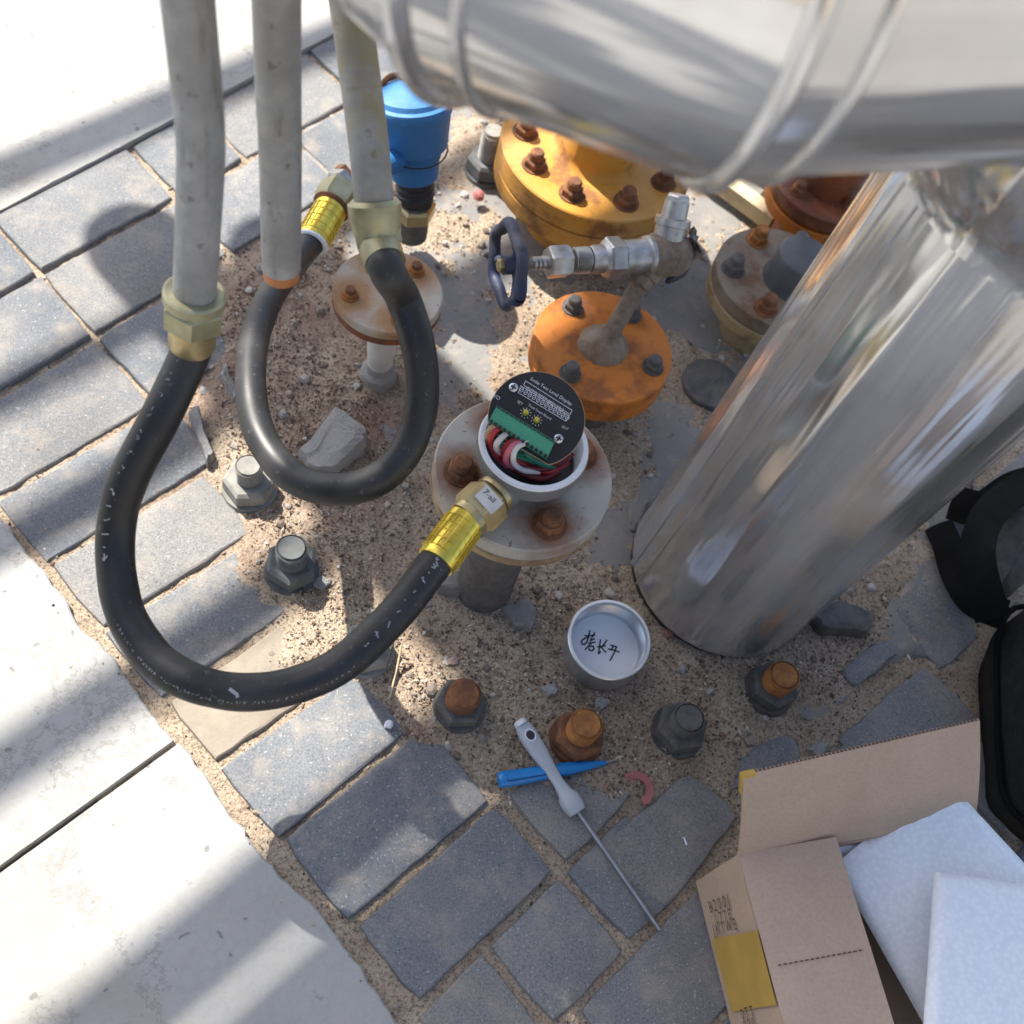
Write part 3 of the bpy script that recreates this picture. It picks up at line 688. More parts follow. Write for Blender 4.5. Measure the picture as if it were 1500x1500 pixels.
L_ = [Bp(x, y, .0004) for x, y in ((770, 558), (838, 601), (835, 607), (767, 564), (770, 558))]; m.ribbon(L_, nb, .0006)
m.build('printed_pads', 'print', mt, smooth=0).parent = pb
def wire(pts, mat, r=.0033):
    MB().tube([Bp(x, y, u) for x, y, u in pts], r, 10, True, 6).build('wire', mat, mt, smooth=80)
wire([(737, 622, .004), (722, 635, .002), (719, 650, -.012), (727, 664, -.022), (745, 676, -.028)], 'red')
wire([(733, 620, .005), (722, 626, .003), (714, 637, -.006), (716, 648, -.02)], 'tan')
wire([(745, 632, .004), (731, 645, .003), (727, 655, -.008), (735, 664, -.02), (760, 672, -.03)], 'white')
wire([(770, 642, .006), (752, 652, .006), (743, 665, -.002), (742, 677, -.014), (752, 684, -.024)], 'pink')
wire([(775, 646, .007), (758, 655, .007), (752, 668, .0), (754, 680, -.012), (768, 689, -.020), (790, 691, -.026)], 'white', .003)
wire([(764, 641, .004), (745, 650, .0), (738, 664, -.014), (745, 676, -.024), (780, 684, -.03)], 'red')
wire([(728, 652, -.012), (745, 664, -.016), (770, 672, -.020), (785, 677, -.024)], 'green', .003)
wire([(725, 648, -.015), (742, 655, -.02), (778, 668, -.022), (800, 672, -.026)], 'green'); wire([(758, 680, -.024), (785, 687, -.024), (808, 684, -.026), (825, 672, -.028)], 'maroon', .0034)
wire([(795, 668, -.012), (806, 676, -.02), (822, 678, -.024), (838, 664, -.026)], 'maroon', .0034)
wire([(722, 655, -.016), (735, 672, -.024), (760, 684, -.030), (790, 696, -.034)], 'red', .004); wire([(733, 666, -.02), (760, 690, -.03), (795, 700, -.034), (820, 690, -.032)], 'maroon', .004)
wire([(745, 668, -.016), (775, 684, -.026), (808, 690, -.030), (832, 676, -.030)], 'red', .0034); wire([(718, 640, -.01), (724, 664, -.024), (744, 684, -.032)], 'pink', .003); wire([(770, 664, -.012), (792, 678, -.020), (812, 684, -.026)], 'green', .0034)
# side entry: neck, nut, gold sleeve
ga, gb = W(745, 706, .312), W(688, 758, .308); gd = un(gb - ga); pend = W(641, 820, .305); gd2 = un(pend - gb)
MB().lathe([(.022, 0), (.0215, .004), (.021, .010)], ga + gd * .008, gd, 40).build('entry_neck', 'greypaint', mt)
q0 = ga + gd * .017; LL = np.linalg.norm(gb - q0)
MB().lathe([(.0195, 0), (.0215, .001), (.0215, .007), (.0195, .008)], q0, gd, 36).build('washer_ring', 'brass', mt)
nut = MB().hexnut(q0 + gd * .009, gd, .0262, .030, .35).build('gland_nut', 'brass', mt)
MB().lathe([(.0212, 0), (.0212, .008)], q0 + gd * .039, gd, 36).build('gland_collar', 'brass', mt)
st_ = q0 + gd * .046; sd2 = un(pend - st_); SL_ = np.linalg.norm(pend - st_)
sleeve(st_, sd2, mt, .0205, max(.03, SL_ + .004))
tb_c = q0 + gd * .024 + np.array([0, 0, .0]); nrm = un(O_ - tb_c); nrm = un(nrm - gd * (nrm @ gd)); sc = np.cross(nrm, gd)
lab = MB().box(tb_c + nrm * .0252, gd * .009, sc * .0125, nrm * .0006).build('label_sticker', 'tape', mt, smooth=0)
text_part('7-ail', tb_c + nrm * .0262 - sc * .010, sc, -gd, .009, 'ink', 'lettering', mt).parent = lab

# --- white flange with the taped stub
wz = .18; wc = W(569, 425, wz); wx, wy = wc[:2]
wf = thing('blind_flange', 'white rust stained blind flange behind the upper hose, tape marked 101 below', 'flange', (wx, wy, 0))
wb = []
for px, py in ((520, 432), (626, 386)):
    a_, r_ = ang_from_px(wc, px, py, wz); wb.append((.050 * math.cos(a_), .050 * math.sin(a_)))
wb += [(-wb[0][1], wb[0][0]), (wb[0][1], -wb[0][0])]
flange_stack(wf, wx, wy, wz, .0705, .012, rust_spotted('white_flange_paint', (.50, .47, .40), wb, wz, (.30, .145, .045), .026), 'redor', .018, 'tape', .003, .010)
for bx, by in wb: bolt_on(wf, (wx + bx, wy + by, wz), .0095, .008, 'rustor', .7, .006, smat='rust')
MB().lathe([(.0195, .055), (.0198, .06), (.0198, .13), (.0193, .135)], (wx, wy, 0), (0, 0, 1), 32, False, False).build('marking_tape', 'tape', wf)
pt_ = W(555, 519, .125); nn_ = un(np.array([-pt_[0] * 0 + (O_ - pt_)[0], (O_ - pt_)[1], 0])); ee = un(np.cross((0, 0, 1), nn_)); base_ = np.array([wx, wy, .112]) + nn_ * .0206
text_part('101-', base_ - ee * .014, ee, (0, 0, 1), .016, 'ink', 'lettering', wf)
MB().lathe([(.027, -.02), (.025, .012), (.020, .018), (.019, .03)], (wx, wy, 0), (0, 0, 1), 24, jit=.06).build('stub_base', 'rubble', wf)

# --- orange flange with riser, and the valve on it
oz = .135; oc = W(884, 506, oz); ox, oy = oc[:2]
of = thing('orange_flange', 'orange painted flange under the valve, dark bolts round its weld', 'flange', (ox, oy, 0))
flange_stack(of, ox, oy, oz, .0955, .022, 'orange', 'orange', .045, 'darksteel', .003, .018)
for px, py in ((825, 434), (843, 541), (962, 541), (948, 436)):
    a_, r_ = ang_from_px(oc, px, py, oz); bolt_on(of, (ox + .072 * math.cos(a_), oy + .072 * math.sin(a_), oz), .0125, .011, 'darksteel', .7, .009)
MB().lathe([(.036, -.001), (.033, .004), (.024, .010), (.0165, .016)], (ox, oy, oz), (0, 0, 1), 28, jit=.08).build('weld', 'browngrey', of, smooth=80)
vz = oz + .095
VT = W(945, 404, vz - .02); rp = np.array([ox, oy, oz])
MB().tube([rp, VT], .0122, 20).build('riser', 'rustpipe', of)
va = W(748, 388, vz + .012); vb = W(960, 374, vz); vd = un(vb - va); Lv = np.linalg.norm(vb - va)
vv = thing('valve', 'steel needle valve lying sideways with a dark blue handwheel, above orange flange', 'valve', VT)
fr = lambda px: va + vd * Lv * (px - 748) / (960 - 748)
MB().lathe([(.0058, 0), (.0058, Lv * .24)], va, vd, 16).build('stem', 'rustpipe', vv)
m = MB()
for k in range(4): m.lathe([(.0065, 0), (.0085, .0015), (.0085, .0045), (.0065, .006)], fr(778) + vd * .006 * k, vd, 18)
m.build('stem_collar', 'valve', vv)
MB().hexnut(fr(800), vd, .0215, .030, .5).build('packing_nut', 'valve', vv)
m = MB()
for k in range(7): m.lathe([(.0150, 0), (.0172, .0014), (.0150, .0028)], fr(838) + vd * .0029 * k, vd, 24, False, False)
m.lathe([(.015, 0), (.015, .022)], fr(837), vd, 24); m.build('thread', 'valve', vv)
MB().lathe([(.0165, 0), (.0185, .006), (.0185, .018), (.024, .022)], fr(861), vd, 28).build('bonnet_neck', 'valve', vv)
MB().hexnut(fr(884), vd, .0275, .024, .2).build('bonnet_nut', 'valve', vv)
MB().lathe([(.0225, 0), (.0225, .034), (.0262, .036), (.0262, .046), (.023, .048)], fr(908), vd, 32).build('body_barrel', 'valve', vv)
bc = fr(975); 
MB().lathe([(.024, -.028), (.029, -.018), (.030, .0), (.029, .018), (.022, .03)], bc, vd, 24).build('body', 'rustpipe', vv, smooth=60)
dn_ = un(VT - (bc + vd * -.004)); MB().lathe([(.020, 0), (.020, .035), (.0165, .037), (.0165, .05)], bc - vd * .004, dn_, 6).build('inlet_boss', 'rustpipe', vv)
up_ = un(W(992, 296, vz + .055) - bc); MB().lathe([(.021, 0), (.021, .026), (.0235, .027), (.0235, .036), (.017, .037), (.016, .058)], bc + up_ * .012, up_, 26).build('outlet', 'valve', vv)
MB().hexnut(bc + up_ * .062, up_, .0165, .016, .3).build('outlet_plug', 'valve', vv)
# handwheel
hw = MB(); a = un(np.cross(vd, (0, 0, 1))); b = np.cross(vd, a); HR = .049; hc = va - vd * .004
pts = []
for i in range(60):
    t = 2 * math.pi * i / 60; r = HR * (1 + .07 * math.cos(6 * t)); pts.append(hc + (a * math.cos(t) + b * math.sin(t)) * r)
hw.tube(pts + [pts[0]], .0078, 12, False); hwo = hw.build('handwheel', 'bluedark', vv, smooth=80)
m = MB()
for k in range(3):
    t = .4 + 2 * math.pi * k / 3; e = a * math.cos(t) + b * math.sin(t); m.tube([hc + vd * .012, hc + vd * .009 + e * .02, hc + e * HR], [.008, .006, .0065], 10)
m.build('spokes', 'bluedark', vv, smooth=80).parent = hwo
MB().lathe([(.012, -.006), (.012, .016), (.008, .02)], hc, vd, 20).build('hub', 'bluedark', vv).parent = hwo
MB().hexnut(hc - vd * .006, -vd, .009, .007).build('wheel_nut', 'brass', vv).parent = hwo
# crumpled foil hanging on the valve
rnd = random.Random(5); m = MB(); c0 = W(1003, 362, vz + .005); g_ = 7
for k in range(2):
    ax = un(np.array([rnd.uniform(-1, 1), rnd.uniform(-1, 1), 1.2])); bx = un(np.cross(ax, (1, .3, 0)))
    gr = [[c0 + ax * (i - 3) * .0085 + bx * (j - 3) * .0062 + np.array([rnd.uniform(-1, 1), rnd.uniform(-1, 1), rnd.uniform(-1, 1)]) * .0032 for j in range(g_)] for i in range(g_)]
    m.rings(gr, False, False, False)
tag(m.build('foil_scrap', 'foil', off=c0, smooth=10), 'crumpled silver foil scrap caught on the end of the valve', 'foil')
m = MB(); m.tube([W(995, 398, vz - .02), W(978, 412, vz - .02), W(1000, 402, vz - .05), W(1012, 380, vz - .06)], .0035, 8, True, 5)
tag(m.build('wire_loop', 'black', off=W(995, 398, vz - .02)), 'short black wire loop hanging under the end of the valve', 'wire')

# --- yellow flange
yz = .145; yc = W(876, 218, yz); yx, yy = yc[:2]
yf = thing('yellow_flange', 'large yellow flange pair half hidden behind the fat silver pipe', 'flange', (yx, yy, 0))
flange_stack(yf, yx, yy, yz, .148, .034, 'yellow', 'yellow', .085, 'yellow', .004, .030, 96)
for px, py in ((768, 242), (832, 292), (917, 290), (760, 187), (985, 270)):
    a_, r_ = ang_from_px(yc, px, py, yz + .006); bolt_on(yf, (yx + .112 * math.cos(a_), yy + .112 * math.sin(a_), yz), .0165, .013, 'rust', .65, .014)
MB().lathe([(.074, 0), (.068, .004), (.063, .012), (.062, .40)], (yx, yy, yz), (0, 0, 1), 48, True, False).build('welded_neck', 'yellow', yf, smooth=60)
# --- brown flange by the upright, and the red one behind it
bz = .12; b_c = W(1143, 405, bz)
bf = thing('brown_flange', 'dusty brown flange with dull yellow rim beside the silver upright', 'flange', (*b_c[:2], 0))
flange_stack(bf, b_c[0], b_c[1], bz, .098, .024, 'browngrey', 'olive', .05, 'olive', .004, .022)
for px, py, mm in ((1103, 342, 'rustor'), (1086, 396, 'darksteel'), (1120, 455, 'rust'), (1180, 340, 'darksteel')):
    a_, r_ = ang_from_px(b_c, px, py, bz); bolt_on(bf, (b_c[0] + .073 * math.cos(a_), b_c[1] + .073 * math.sin(a_), bz), .0148, .014, mm, .72, .012)
MB().lathe([(.046, 0), (.041, .010), (.041, .050), (.036, .054)], (b_c[0] + .018, b_c[1] - .004, bz), (0, 0, 1), 40).build('riser', 'bluesteel', bf, smooth=60)
rz = .13; r_c = W(1212, 268, rz)
rf = thing('red_flange', 'rusty red flange partly seen between the silver pipe and upright', 'flange', (*r_c[:2], 0))
flange_stack(rf, r_c[0], r_c[1], rz, .085, .022, 'redor', 'orange', .05, 'redor', .008)
for k in range(4): bolt_on(rf, (r_c[0] + .06 * math.cos(.5 + k * 1.57), r_c[1] + .06 * math.sin(.5 + k * 1.57), rz), .012, .011, 'rust', .7, .008)
MB().lathe([(.045, 0), (.042, .3)], (r_c[0], r_c[1], rz), (0, 0, 1), 32).build('riser', 'redor', rf)
# dark stub in the shade left of the upright
q = W(1052, 545, .03); tag(MB().lathe([(.046, -.05), (.046, .002), (.044, .004), (.001, .005)], (q[0], q[1], 0), (0, 0, 1), 36, True, False).build('pipe_end', 'darksteel', off=(q[0], q[1], 0)), 'dark round plugged pipe end in the shade left of the silver upright', 'pipe')
q = W(1082, 296, .01); e = un(W(1110, 318, .01) - W(1045, 270, .01)); f_ = np.cross((0, 0, 1), e)
tag(MB().box(q + np.array([0, 0, .012]), e * .07, f_ * .014, (0, 0, .014)).build('timber_offcut', 'straw', off=q), 'pale timber strip lying under the bend of the silver pipe', 'timber')
q = W(1160, 290, .01); e = un(W(1190, 340, .01) - W(1110, 285, .01))
tag(MB().box(q + np.array([0, 0, .01]), e * .06, np.cross((0, 0, 1), e) * .02, (0, 0, .012)).build('concrete_offcut', 'rubble', off=q), 'white concrete strip between brown flange and red flange', 'concrete')

# --- blue transmitter
tbz = W(609, 293, .100); tx, ty = tbz[:2]; tdir = un(W(600, 105, .28) - tbz)
bt = thing('blue_housing', 'blue capped instrument housing behind the stained conduit, rusty screws on it', 'instrument', (tx, ty, 0))
bl = lambda z: tbz + tdir * z
MB().lathe([(.024, -.07), (.024, .0)], tbz, (0, 0, 1), 24).build('stub', 'darksteel', bt)
MB().hexnut(tbz + np.array([0, 0, -.030]), (0, 0, 1), .031, .026, .2).build('brass_nut', 'brass', bt)
m = MB().lathe([(.026, 0), (.026, .036)], tbz, tdir, 28)
for k in range(2): m.lathe([(.026, 0), (.0285, .002), (.0285, .005), (.026, .007)], bl(.008 + k * .011), tdir, 28, False, False)
m.build('neck', 'black', bt)
MB().lathe([(.030, 0), (.034, .004), (.0365, .03), (.0385, .034), (.040, .05)], bl(.035), tdir, 40).build('lower_body', 'blue', bt)
MB().lathe([(.0475, 0), (.0485, .002), (.0545, .050), (.056, .052), (.0575, .062), (.0560, .066), (.0500, .068), (.0470, .074), (.020, .084), (.001, .086)], bl(.085), tdir, 56).build('cap', 'blue', bt)
MB().tube([bl(.085) + np.array([.0482 * math.cos(t), .0482 * math.sin(t), .001]) for t in np.linspace(0, 6.283, 49)], .0012, 6, False).build('cap_seal', 'black', bt)
for px, py, z in ((586, 210, .15), (563, 180, .17)):
    q = W(px, py, z); e = un(np.array([*(q - bl(.1))[:2], 0])); p_ = bl(z - tbz[2] - .01) * np.array([1, 1, 0]) + np.array([0, 0, z]); MB().hexnut(p_ + e * .034, e, .0085, .012).build('side_screw', 'rust', bt)
MB().tube([W(558, 125, .245), W(572, 112, .25), W(588, 112, .25), W(596, 122, .245)], .004, 8, True, 4).build('cap_chain', 'rust', bt)
ge, gs = W(545, 250, .195), W(484, 300, .190); gq = un(gs - ge); pe = W(462, 346, .186)
MB().tube([bl(.075), ge], .017, 20).build('entry_arm', 'blue', bt)
MB().lathe([(.020, -.004), (.024, 0), (.024, .010), (.021, .012)], W(506, 268, .195), gq, 6).build('lock_nut', 'valve', bt)
q5 = W(503, 276, .194); gq5 = un(W(480, 312, .19) - q5); MB().hexnut(q5, gq5, .0285, .035, .3).build('gland_nut', 'zincyel', bt)
MB().lathe([(.0245, 0), (.0255, .003), (.022, .006)], q5 + gq5 * .033, gq5, 32).build('gland_collar', 'rust', bt)
q6 = q5 + gq5 * .036; sleeve(q6, un(pe - q6), bt, .0215, np.linalg.norm(pe - q6) + .012)
MB().lathe([(.0205, 0), (.0215, .002), (.0215, .006), (.019, .008)], pe + un(pe - q6) * .006, un(pe - q6), 28).build('sleeve_end', 'whiterim', bt)
q = W(507, 250, .2); MB().hexnut(q, gq, .012, .012).build('plug', 'orangecap', bt)

# ------------------------------------------------------------------ anchor bolts
def anchor(px, py, label, nutmat, studmat, r=.033, nh=.028, sr=.018, sh=.030, rot=.3, tilt=(0, 0), thread=False):
    g_ = W(px, py, .0); z0 = max(-.004, min(.006, sand_at(*g_[:2]))); p = np.array([g_[0], g_[1], z0]); d = un((tilt[0], tilt[1], 1))
    a = thing('anchor_bolt', label, 'bolt', p, 'anchor bolts round the footing')
    MB().lathe([(r * 1.06, -.006), (r * 1.06, -.001), (r * 1.02, .0045)], p, d, 32, jit=.02).build('washer', nutmat, a)
    MB().hexnut(p + d * .0045, d, r, nh, rot).build('nut', nutmat, a)
    m = MB().lathe([(sr, 0), (sr, sh * .82), (sr * .84, sh)], p + d * (nh + .0045), d, 28)
    if thread:
        for k in range(int(sh / .004)): m.lathe([(sr * .98, 0), (sr * 1.05, .0015), (sr * .98, .003)], p + d * (nh + .0045 + .004 * k), d, 28, False, False)
    m.build('stud', studmat, a); return a
anchor(366, 716, 'pale bright anchor bolt half under the upper hose loop', 'boltwhite', 'boltwhite', .034, .026, .0165, .028, .15, thread=True)
anchor(427, 838, 'grey anchor bolt standing in sunlit sand inside the lower hose loop', 'boltgrey', 'boltgrey', .033, .026, .0185, .032, .55, thread=True)
anchor(537, 958, 'anchor bolt hidden behind the lower hose near the dry straw', 'boltwhite', 'boltwhite', .032, .024, .017, .024)
anchor(672, 1038, 'dull anchor bolt with a rusty stud face, above the shaded pavers', 'darksteel', 'rust', .031, .020, .0195, .022, .1, thread=True)
anchor(842, 1085, 'orange rusted anchor bolt right beside the grey screwdriver handle', 'rust', 'rustor', .032, .024, .0185, .030, .4, thread=True)
anchor(990, 1073, 'dark brown anchor bolt below right of the silver cover', 'darksteel', 'darksteel', .033, .026, .0185, .024, .2, thread=True)
anchor(1124, 1013, 'bright orange rusted anchor bolt at the foot of the silver upright', 'darksteel', 'rustor', .032, .022, .019, .028, .5, thread=True)
anchor(712, 250, 'clean threaded anchor bolt squeezed against the yellow flange', 'boltgrey', 'boltwhite', .034, .028, .0175, .055, .1, thread=True)

# ------------------------------------------------------------------ cover lying upturned
lz = .062; lt = W(893, 936, lz); vw = un(O_ - lt); ld = un(np.array([0, 0, 1]) * .78 + vw * .22)
lb = lt - ld * .056; lz0 = lb[2]
lid = thing('meter_cover', 'upturned silver screw cover with black handwriting inside, on the sand', 'cover', lb)
MB().lathe([(.044, -.004), (.047, 0), (.0505, .006), (.0505, .050), (.0515, .052), (.0515, .055), (.0505, .056), (.0475, .056), (.0468, .054), (.0462, .020), (.0440, .016)], lb, ld, 72, True, False).build('shell', 'alu', lid)
m = MB()
for k in range(6): m.lathe([(.0470, 0), (.0458, .0012), (.0470, .0024)], lb + ld * (.026 + k * .004), ld, 64, False, False)
m.build('inner_thread', 'alu', lid, smooth=60)
FZ = lb + ld * .0165; MB().lathe([(.0448, 0), (.0448, .0006)], FZ, ld, 56).build('paper_disc', 'paper', lid)
ST = [[(235, 630), (300, 628), (365, 622)], [(300, 560), (282, 650), (262, 705), (235, 740), (200, 738), (192, 700), (215, 672), (275, 645)], [(362, 588), (330, 650)], [(300, 690), (360, 668)], [(315, 660), (325, 690)], [(280, 722), (370, 714)], [(325, 720), (240, 805)], [(285, 765), (345, 765), (355, 800), (330, 822), (300, 818), (285, 790)],
      [(437, 680), (425, 770), (412, 862), (440, 832)], [(400, 772), (500, 758)], [(520, 685), (490, 730), (455, 772)], [(440, 775), (510, 842)], [(570, 750), (640, 770)], [(538, 800), (600, 812), (680, 838)], [(600, 768), (575, 815)], [(645, 772), (610, 860), (560, 948)]]
m = MB(); fp = FZ + ld * .0011
for s_ in ST: m.ribbon([WP(830 + x / 8.82, 860 + y / 8.82, fp, ld) for x, y in s_], ld, .0019)
m.build('handwriting', 'ink', lid, smooth=0)

# ------------------------------------------------------------------ tools
sa, sb = W(764, 1062, .026), W(846, 1190, .014); sdv = un(sb - sa); Ls = np.linalg.norm(sb - sa); sq = un(np.cross((0, 0, 1), sdv)); sn = np.cross(sdv, sq)
sdr = thing('screwdriver', 'long thin screwdriver with flat grey handle lying across the pavers', 'screwdriver', sa)
prof = [(0, .0075), (.02, .0095), (.12, .0115), (.3, .0105), (.5, .0078), (.66, .0068), (.78, .0085), (.83, .0120), (.93, .0125), (1.0, .0100)]
R = []
for f_, r in prof:
    th = r * (.62 if f_ < .75 else .9); c = sa + sdv * Ls * f_
    R.append([c + sq * r * math.copysign(abs(math.cos(t)) ** .7, math.cos(t)) + sn * th * math.copysign(abs(math.sin(t)) ** .7, math.sin(t)) for t in (2 * math.pi * k / 24 for k in range(24))])
MB().rings(R).build('handle', 'handle', sdr, smooth=60)
c = sa + sdv * .016 + sn * .0065
MB().lathe([(.0052, 0), (.0052, .0012), (.0034, .0014)], c, sn, 20).build('hanging_hole', 'black', sdr)
MB().tube([c + sn * .0008 + (sdv * math.cos(t) * 1.25 + sq * math.sin(t)) * .0058 for t in np.linspace(0, 6.283, 25)], .0009, 6, False).build('hole_rim', 'whiterim', sdr)
MB().lathe([(.008, 0), (.0085, .002), (.007, .006), (.003, .007)], sa, -sdv, 20).build('lit_handle_tip', 'whiterim', sdr)  # white colour stands in for sunlight on the handle end
MB().tube([sb - sdv * .004, W(966, 1362, .006)], [.0031, .0031, .0030], 12).build('shaft', 'shank', sdr)
ta, tb_ = W(730, 1143, .014), W(888, 1117, .010); td = un(tb_ - ta); Lt = np.linalg.norm(tb_ - ta); tqv = un(np.cross((0, 0, 1), td)); tn = np.cross(td, tqv)
ts = thing('voltage_tester', 'short bright blue plastic tester screwdriver under the grey handle', 'tester', ta)
R = []
for f_, r, th in ((0, .0075, .006), (.02, .0092, .0075), (.06, .0098, .008), (.30, .0092, .008), (.55, .0080, .0075), (.62, .0082, .0078), (.85, .0052, .0052), (.985, .0030, .003), (1, .0022, .0022)):
    c = ta + td * Lt * f_; R.append([c + tqv * r * math.cos(t) + tn * th * math.sin(t) for t in (2 * math.pi * k / 20 for k in range(20))])
MB().rings(R).build('handle', 'tester', ts, smooth=60)
MB().box(ta + td * Lt * .24 + tn * .0088 + tqv * -.001, td * Lt * .17, tqv * .0032, tn * .0012).build('pocket_clip', 'tester', ts, smooth=20)
m = MB(); e0 = ta + td * Lt * .06 + tn * .0091; m.ribbon([e0 - tqv * .0048, e0 - tqv * .0048 + td * Lt * .36], tn, .0008); m.build('clip_gap', 'ink', ts, smooth=0)
MB().tube([tb_ - td * .004, W(903, 1113, .009)], .0014, 8).build('blade', 'shank', ts)
q = W(932, 1156, .004); m = MB(); Rg = []
for i in range(25):
    t = math.radians(-75 + 205 * i / 24) + .1; e = np.array([math.cos(t), math.sin(t), 0])
    Rg.append([q + e * .012, q + e * .012 + (0, 0, .003), q + e * .021 + (0, 0, .003), q + e * .021])
m.rings([[np.array(p) for p in r] for r in Rg]); tag(m.build('broken_washer', 'washer', off=q), 'dull red broken half washer on the sand right of the tools', 'washer')
q = W(1004, 1233, .003); e = un(W(1007, 1238, .003) - W(1003, 1227, .003))
tag(MB().tube([q - e * .004, q + e * .004], .0013, 8).lathe([(.0026, 0), (.0026, .0012)], q - e * .004, -e, 12).build('small_screw', 'alu', off=q), 'tiny bright screw lying on the paver left of the cardboard box', 'screw')
q = W(569, 1061, .003); tag(MB().lathe([(.004, -.003), (.0055, .0), (.004, .004), (.001, .005)], q, (0, 0, 1), 9, jit=.3).build('white_pebble', 'paper', off=q), 'small round white pebble on the sunlit paver corner', 'pebble')
q = W(700, 288, .01); tag(MB().lathe([(.006, -.004), (.010, 0), (.008, .008), (.002, .011)], q, (.3, 0, 1), 9, jit=.3).build('red_pebble', 'washer', off=q), 'small reddish stone beside the yellow flange', 'stone')
# straw
q = W(585, 970, .01); tag(MB().tube([W(588, 945, .035), W(583, 972, .02), W(571, 1022, .006)], .0013, 6).build('straw', 'straw', off=q), 'dry straw stalk stuck in the sand beside the lower hose', 'straw')

# ------------------------------------------------------------------ loose stones
def stone(name, label, pxs, h, mat, seed, group=None, tilt=.25):
    rnd = random.Random(seed); P = [W(*p, 0.0) for p in pxs]; c = sum(P) / len(P); z0 = sand_at(*c[:2]); D = []
    for i in range(len(P)):
        for k in range(4): D.append(P[i] + (P[(i + 1) % len(P)] - P[i]) * k / 4 + np.array([rnd.uniform(-1, 1), rnd.uniform(-1, 1), 0]) * .0022)
    sl_ = (rnd.uniform(-1, 1) * tilt, rnd.uniform(-1, 1) * tilt)
    def ring(s, z): return [np.array([c[0] + (p[0] - c[0]) * s, c[1] + (p[1] - c[1]) * s, z0 + z + ((p - c)[0] * sl_[0] + (p - c)[1] * sl_[1]) * (z > 0) + rnd.uniform(-1, 1) * .0018]) for p in D]
    m = MB().rings([ring(1.0, -.012), ring(1.0, h * .55), ring(.93, h * .92), ring(.6, h * 1.02)])
    return tag(m.build(name, mat, off=(c[0], c[1], z0), smooth=25), label, 'stone', group)
stone('concrete_chunk', 'pale broken concrete chunk framed by the upper hose loop', [(437, 672), (492, 612), (536, 650), (530, 668), (490, 700), (455, 700)], .030, 'rubble', 1)
stone('stone_chip', 'grey jagged stone leaning by the foot of the silver upright', [(918, 745), (932, 722), (948, 738), (938, 778), (922, 775)], .016, 'footing', 2)
stone('stone_chip', 'flat grey stone on the sand below the meter', [(735, 892), (770, 880), (785, 905), (775, 928), (752, 925)], .014, 'footing', 3)
stone('paver_shard', 'long grey paver shard standing between the two hoses', [(278, 608), (292, 604), (312, 672), (302, 682)], .022, 'paver', 4)
stone('paver_shard', 'thin grey shard lying left of the upper hose', [(322, 560), (330, 545), (348, 580), (342, 590)], .015, 'rubble', 5)
stone('stone_flake', 'thin pale flake beside the grey anchor bolt', [(455, 858), (470, 848), (487, 855), (470, 868)], .006, 'rubble', 6)
stone('stone_lump', 'bluish stone lump in shade right of the silver upright', [(1180, 905), (1225, 885), (1275, 905), (1262, 935), (1200, 930)], .022, 'darksteel', 7)
stone('stone_chip', 'small pale stone between the cover and the rusted bolts', [(790, 1012), (808, 1003), (818, 1016), (802, 1026)], .010, 'rubble', 8)
stone('stone_chip', 'small grey stone just right of the orange rusted bolt', [(870, 1030), (882, 1022), (892, 1035), (878, 1044)], .009, 'rubble', 9)
stone('stone_lump', 'sand crusted grey lump at the foot of the meter stub', [(640, 868), (700, 885), (742, 868), (740, 850), (660, 845)], .012, 'footing', 10)
stone('stone_chip', 'pale sunlit stone wedged by the paver against the box flap', [(1182, 1098), (1200, 1085), (1216, 1095), (1200, 1106)], .008, 'rubble', 11)
# ------------------------------------------------------------------ cardboard box with foam
BH = .138
A_ = W(1080, 1252, BH); B_ = W(1140, 1478, BH); ex = un(B_ - A_); C_ = W(1418, 1160, BH); ey = C_ - A_; ey = un(ey - ex * (ey @ ex)); Lx, Ly = .30, .285
bx = thing('cardboard_box', 'open brown cardboard box with yellow tape and marker writing on its side', 'box', A_ * np.array([1, 1, 0]))
T = .004; zz = np.array([0, 0, 1.0])
def panel(name, o, e1, l1, e2, l2, n, mat='card', t=T): 
    m = MB(); o = np.array(o, float); c = o + e1 * l1 / 2 + e2 * l2 / 2
    N = 6; R0 = []
    g0 = [[o + e1 * l1 * i / N + e2 * l2 * j / N + n * (.0012 * nz(i * .7 + l1 * 50, j * .7, l2 * 90)) for j in range(N + 1)] for i in range(N + 1)]
    top = [p + n * t for r in g0 for p in r]; bot = [p for r in g0 for p in r]; k = (N + 1) ** 2; fs = []
    for i in range(N):
        for j in range(N):
            a = i * (N + 1) + j; q = (a, a + N + 1, a + N + 2, a + 1); fs.append(q); fs.append(tuple(x + k for x in q[::-1]))
    edge = [i * (N + 1) for i in range(N)] + [N * (N + 1) + j for j in range(N)] + [i * (N + 1) + N for i in range(N, 0, -1)] + [j for j in range(N, 0, -1)]
    for a, b in zip(edge, edge[1:] + edge[:1]): fs.append((b, a, a + k, b + k))
    m.add(bot + top, fs); return m.build(name, mat, bx, smooth=30)
lift = .002
base0 = A_ * np.array([1, 1, 0]) + zz * lift
panel('side_wall', base0, ex, Lx, zz, BH - lift, ey)
panel('end_wall', base0 + ey * T, ey, Ly, zz, BH - lift, ex)
panel('side_wall', base0 + ey * Ly, ex, Lx, zz, BH - lift, ey); panel('end_wall', base0 + ex * (Lx - T) + ey * T, ey, Ly - T, zz, BH - lift, ex)
panel('bottom', base0, ex, Lx, ey, Ly, zz)
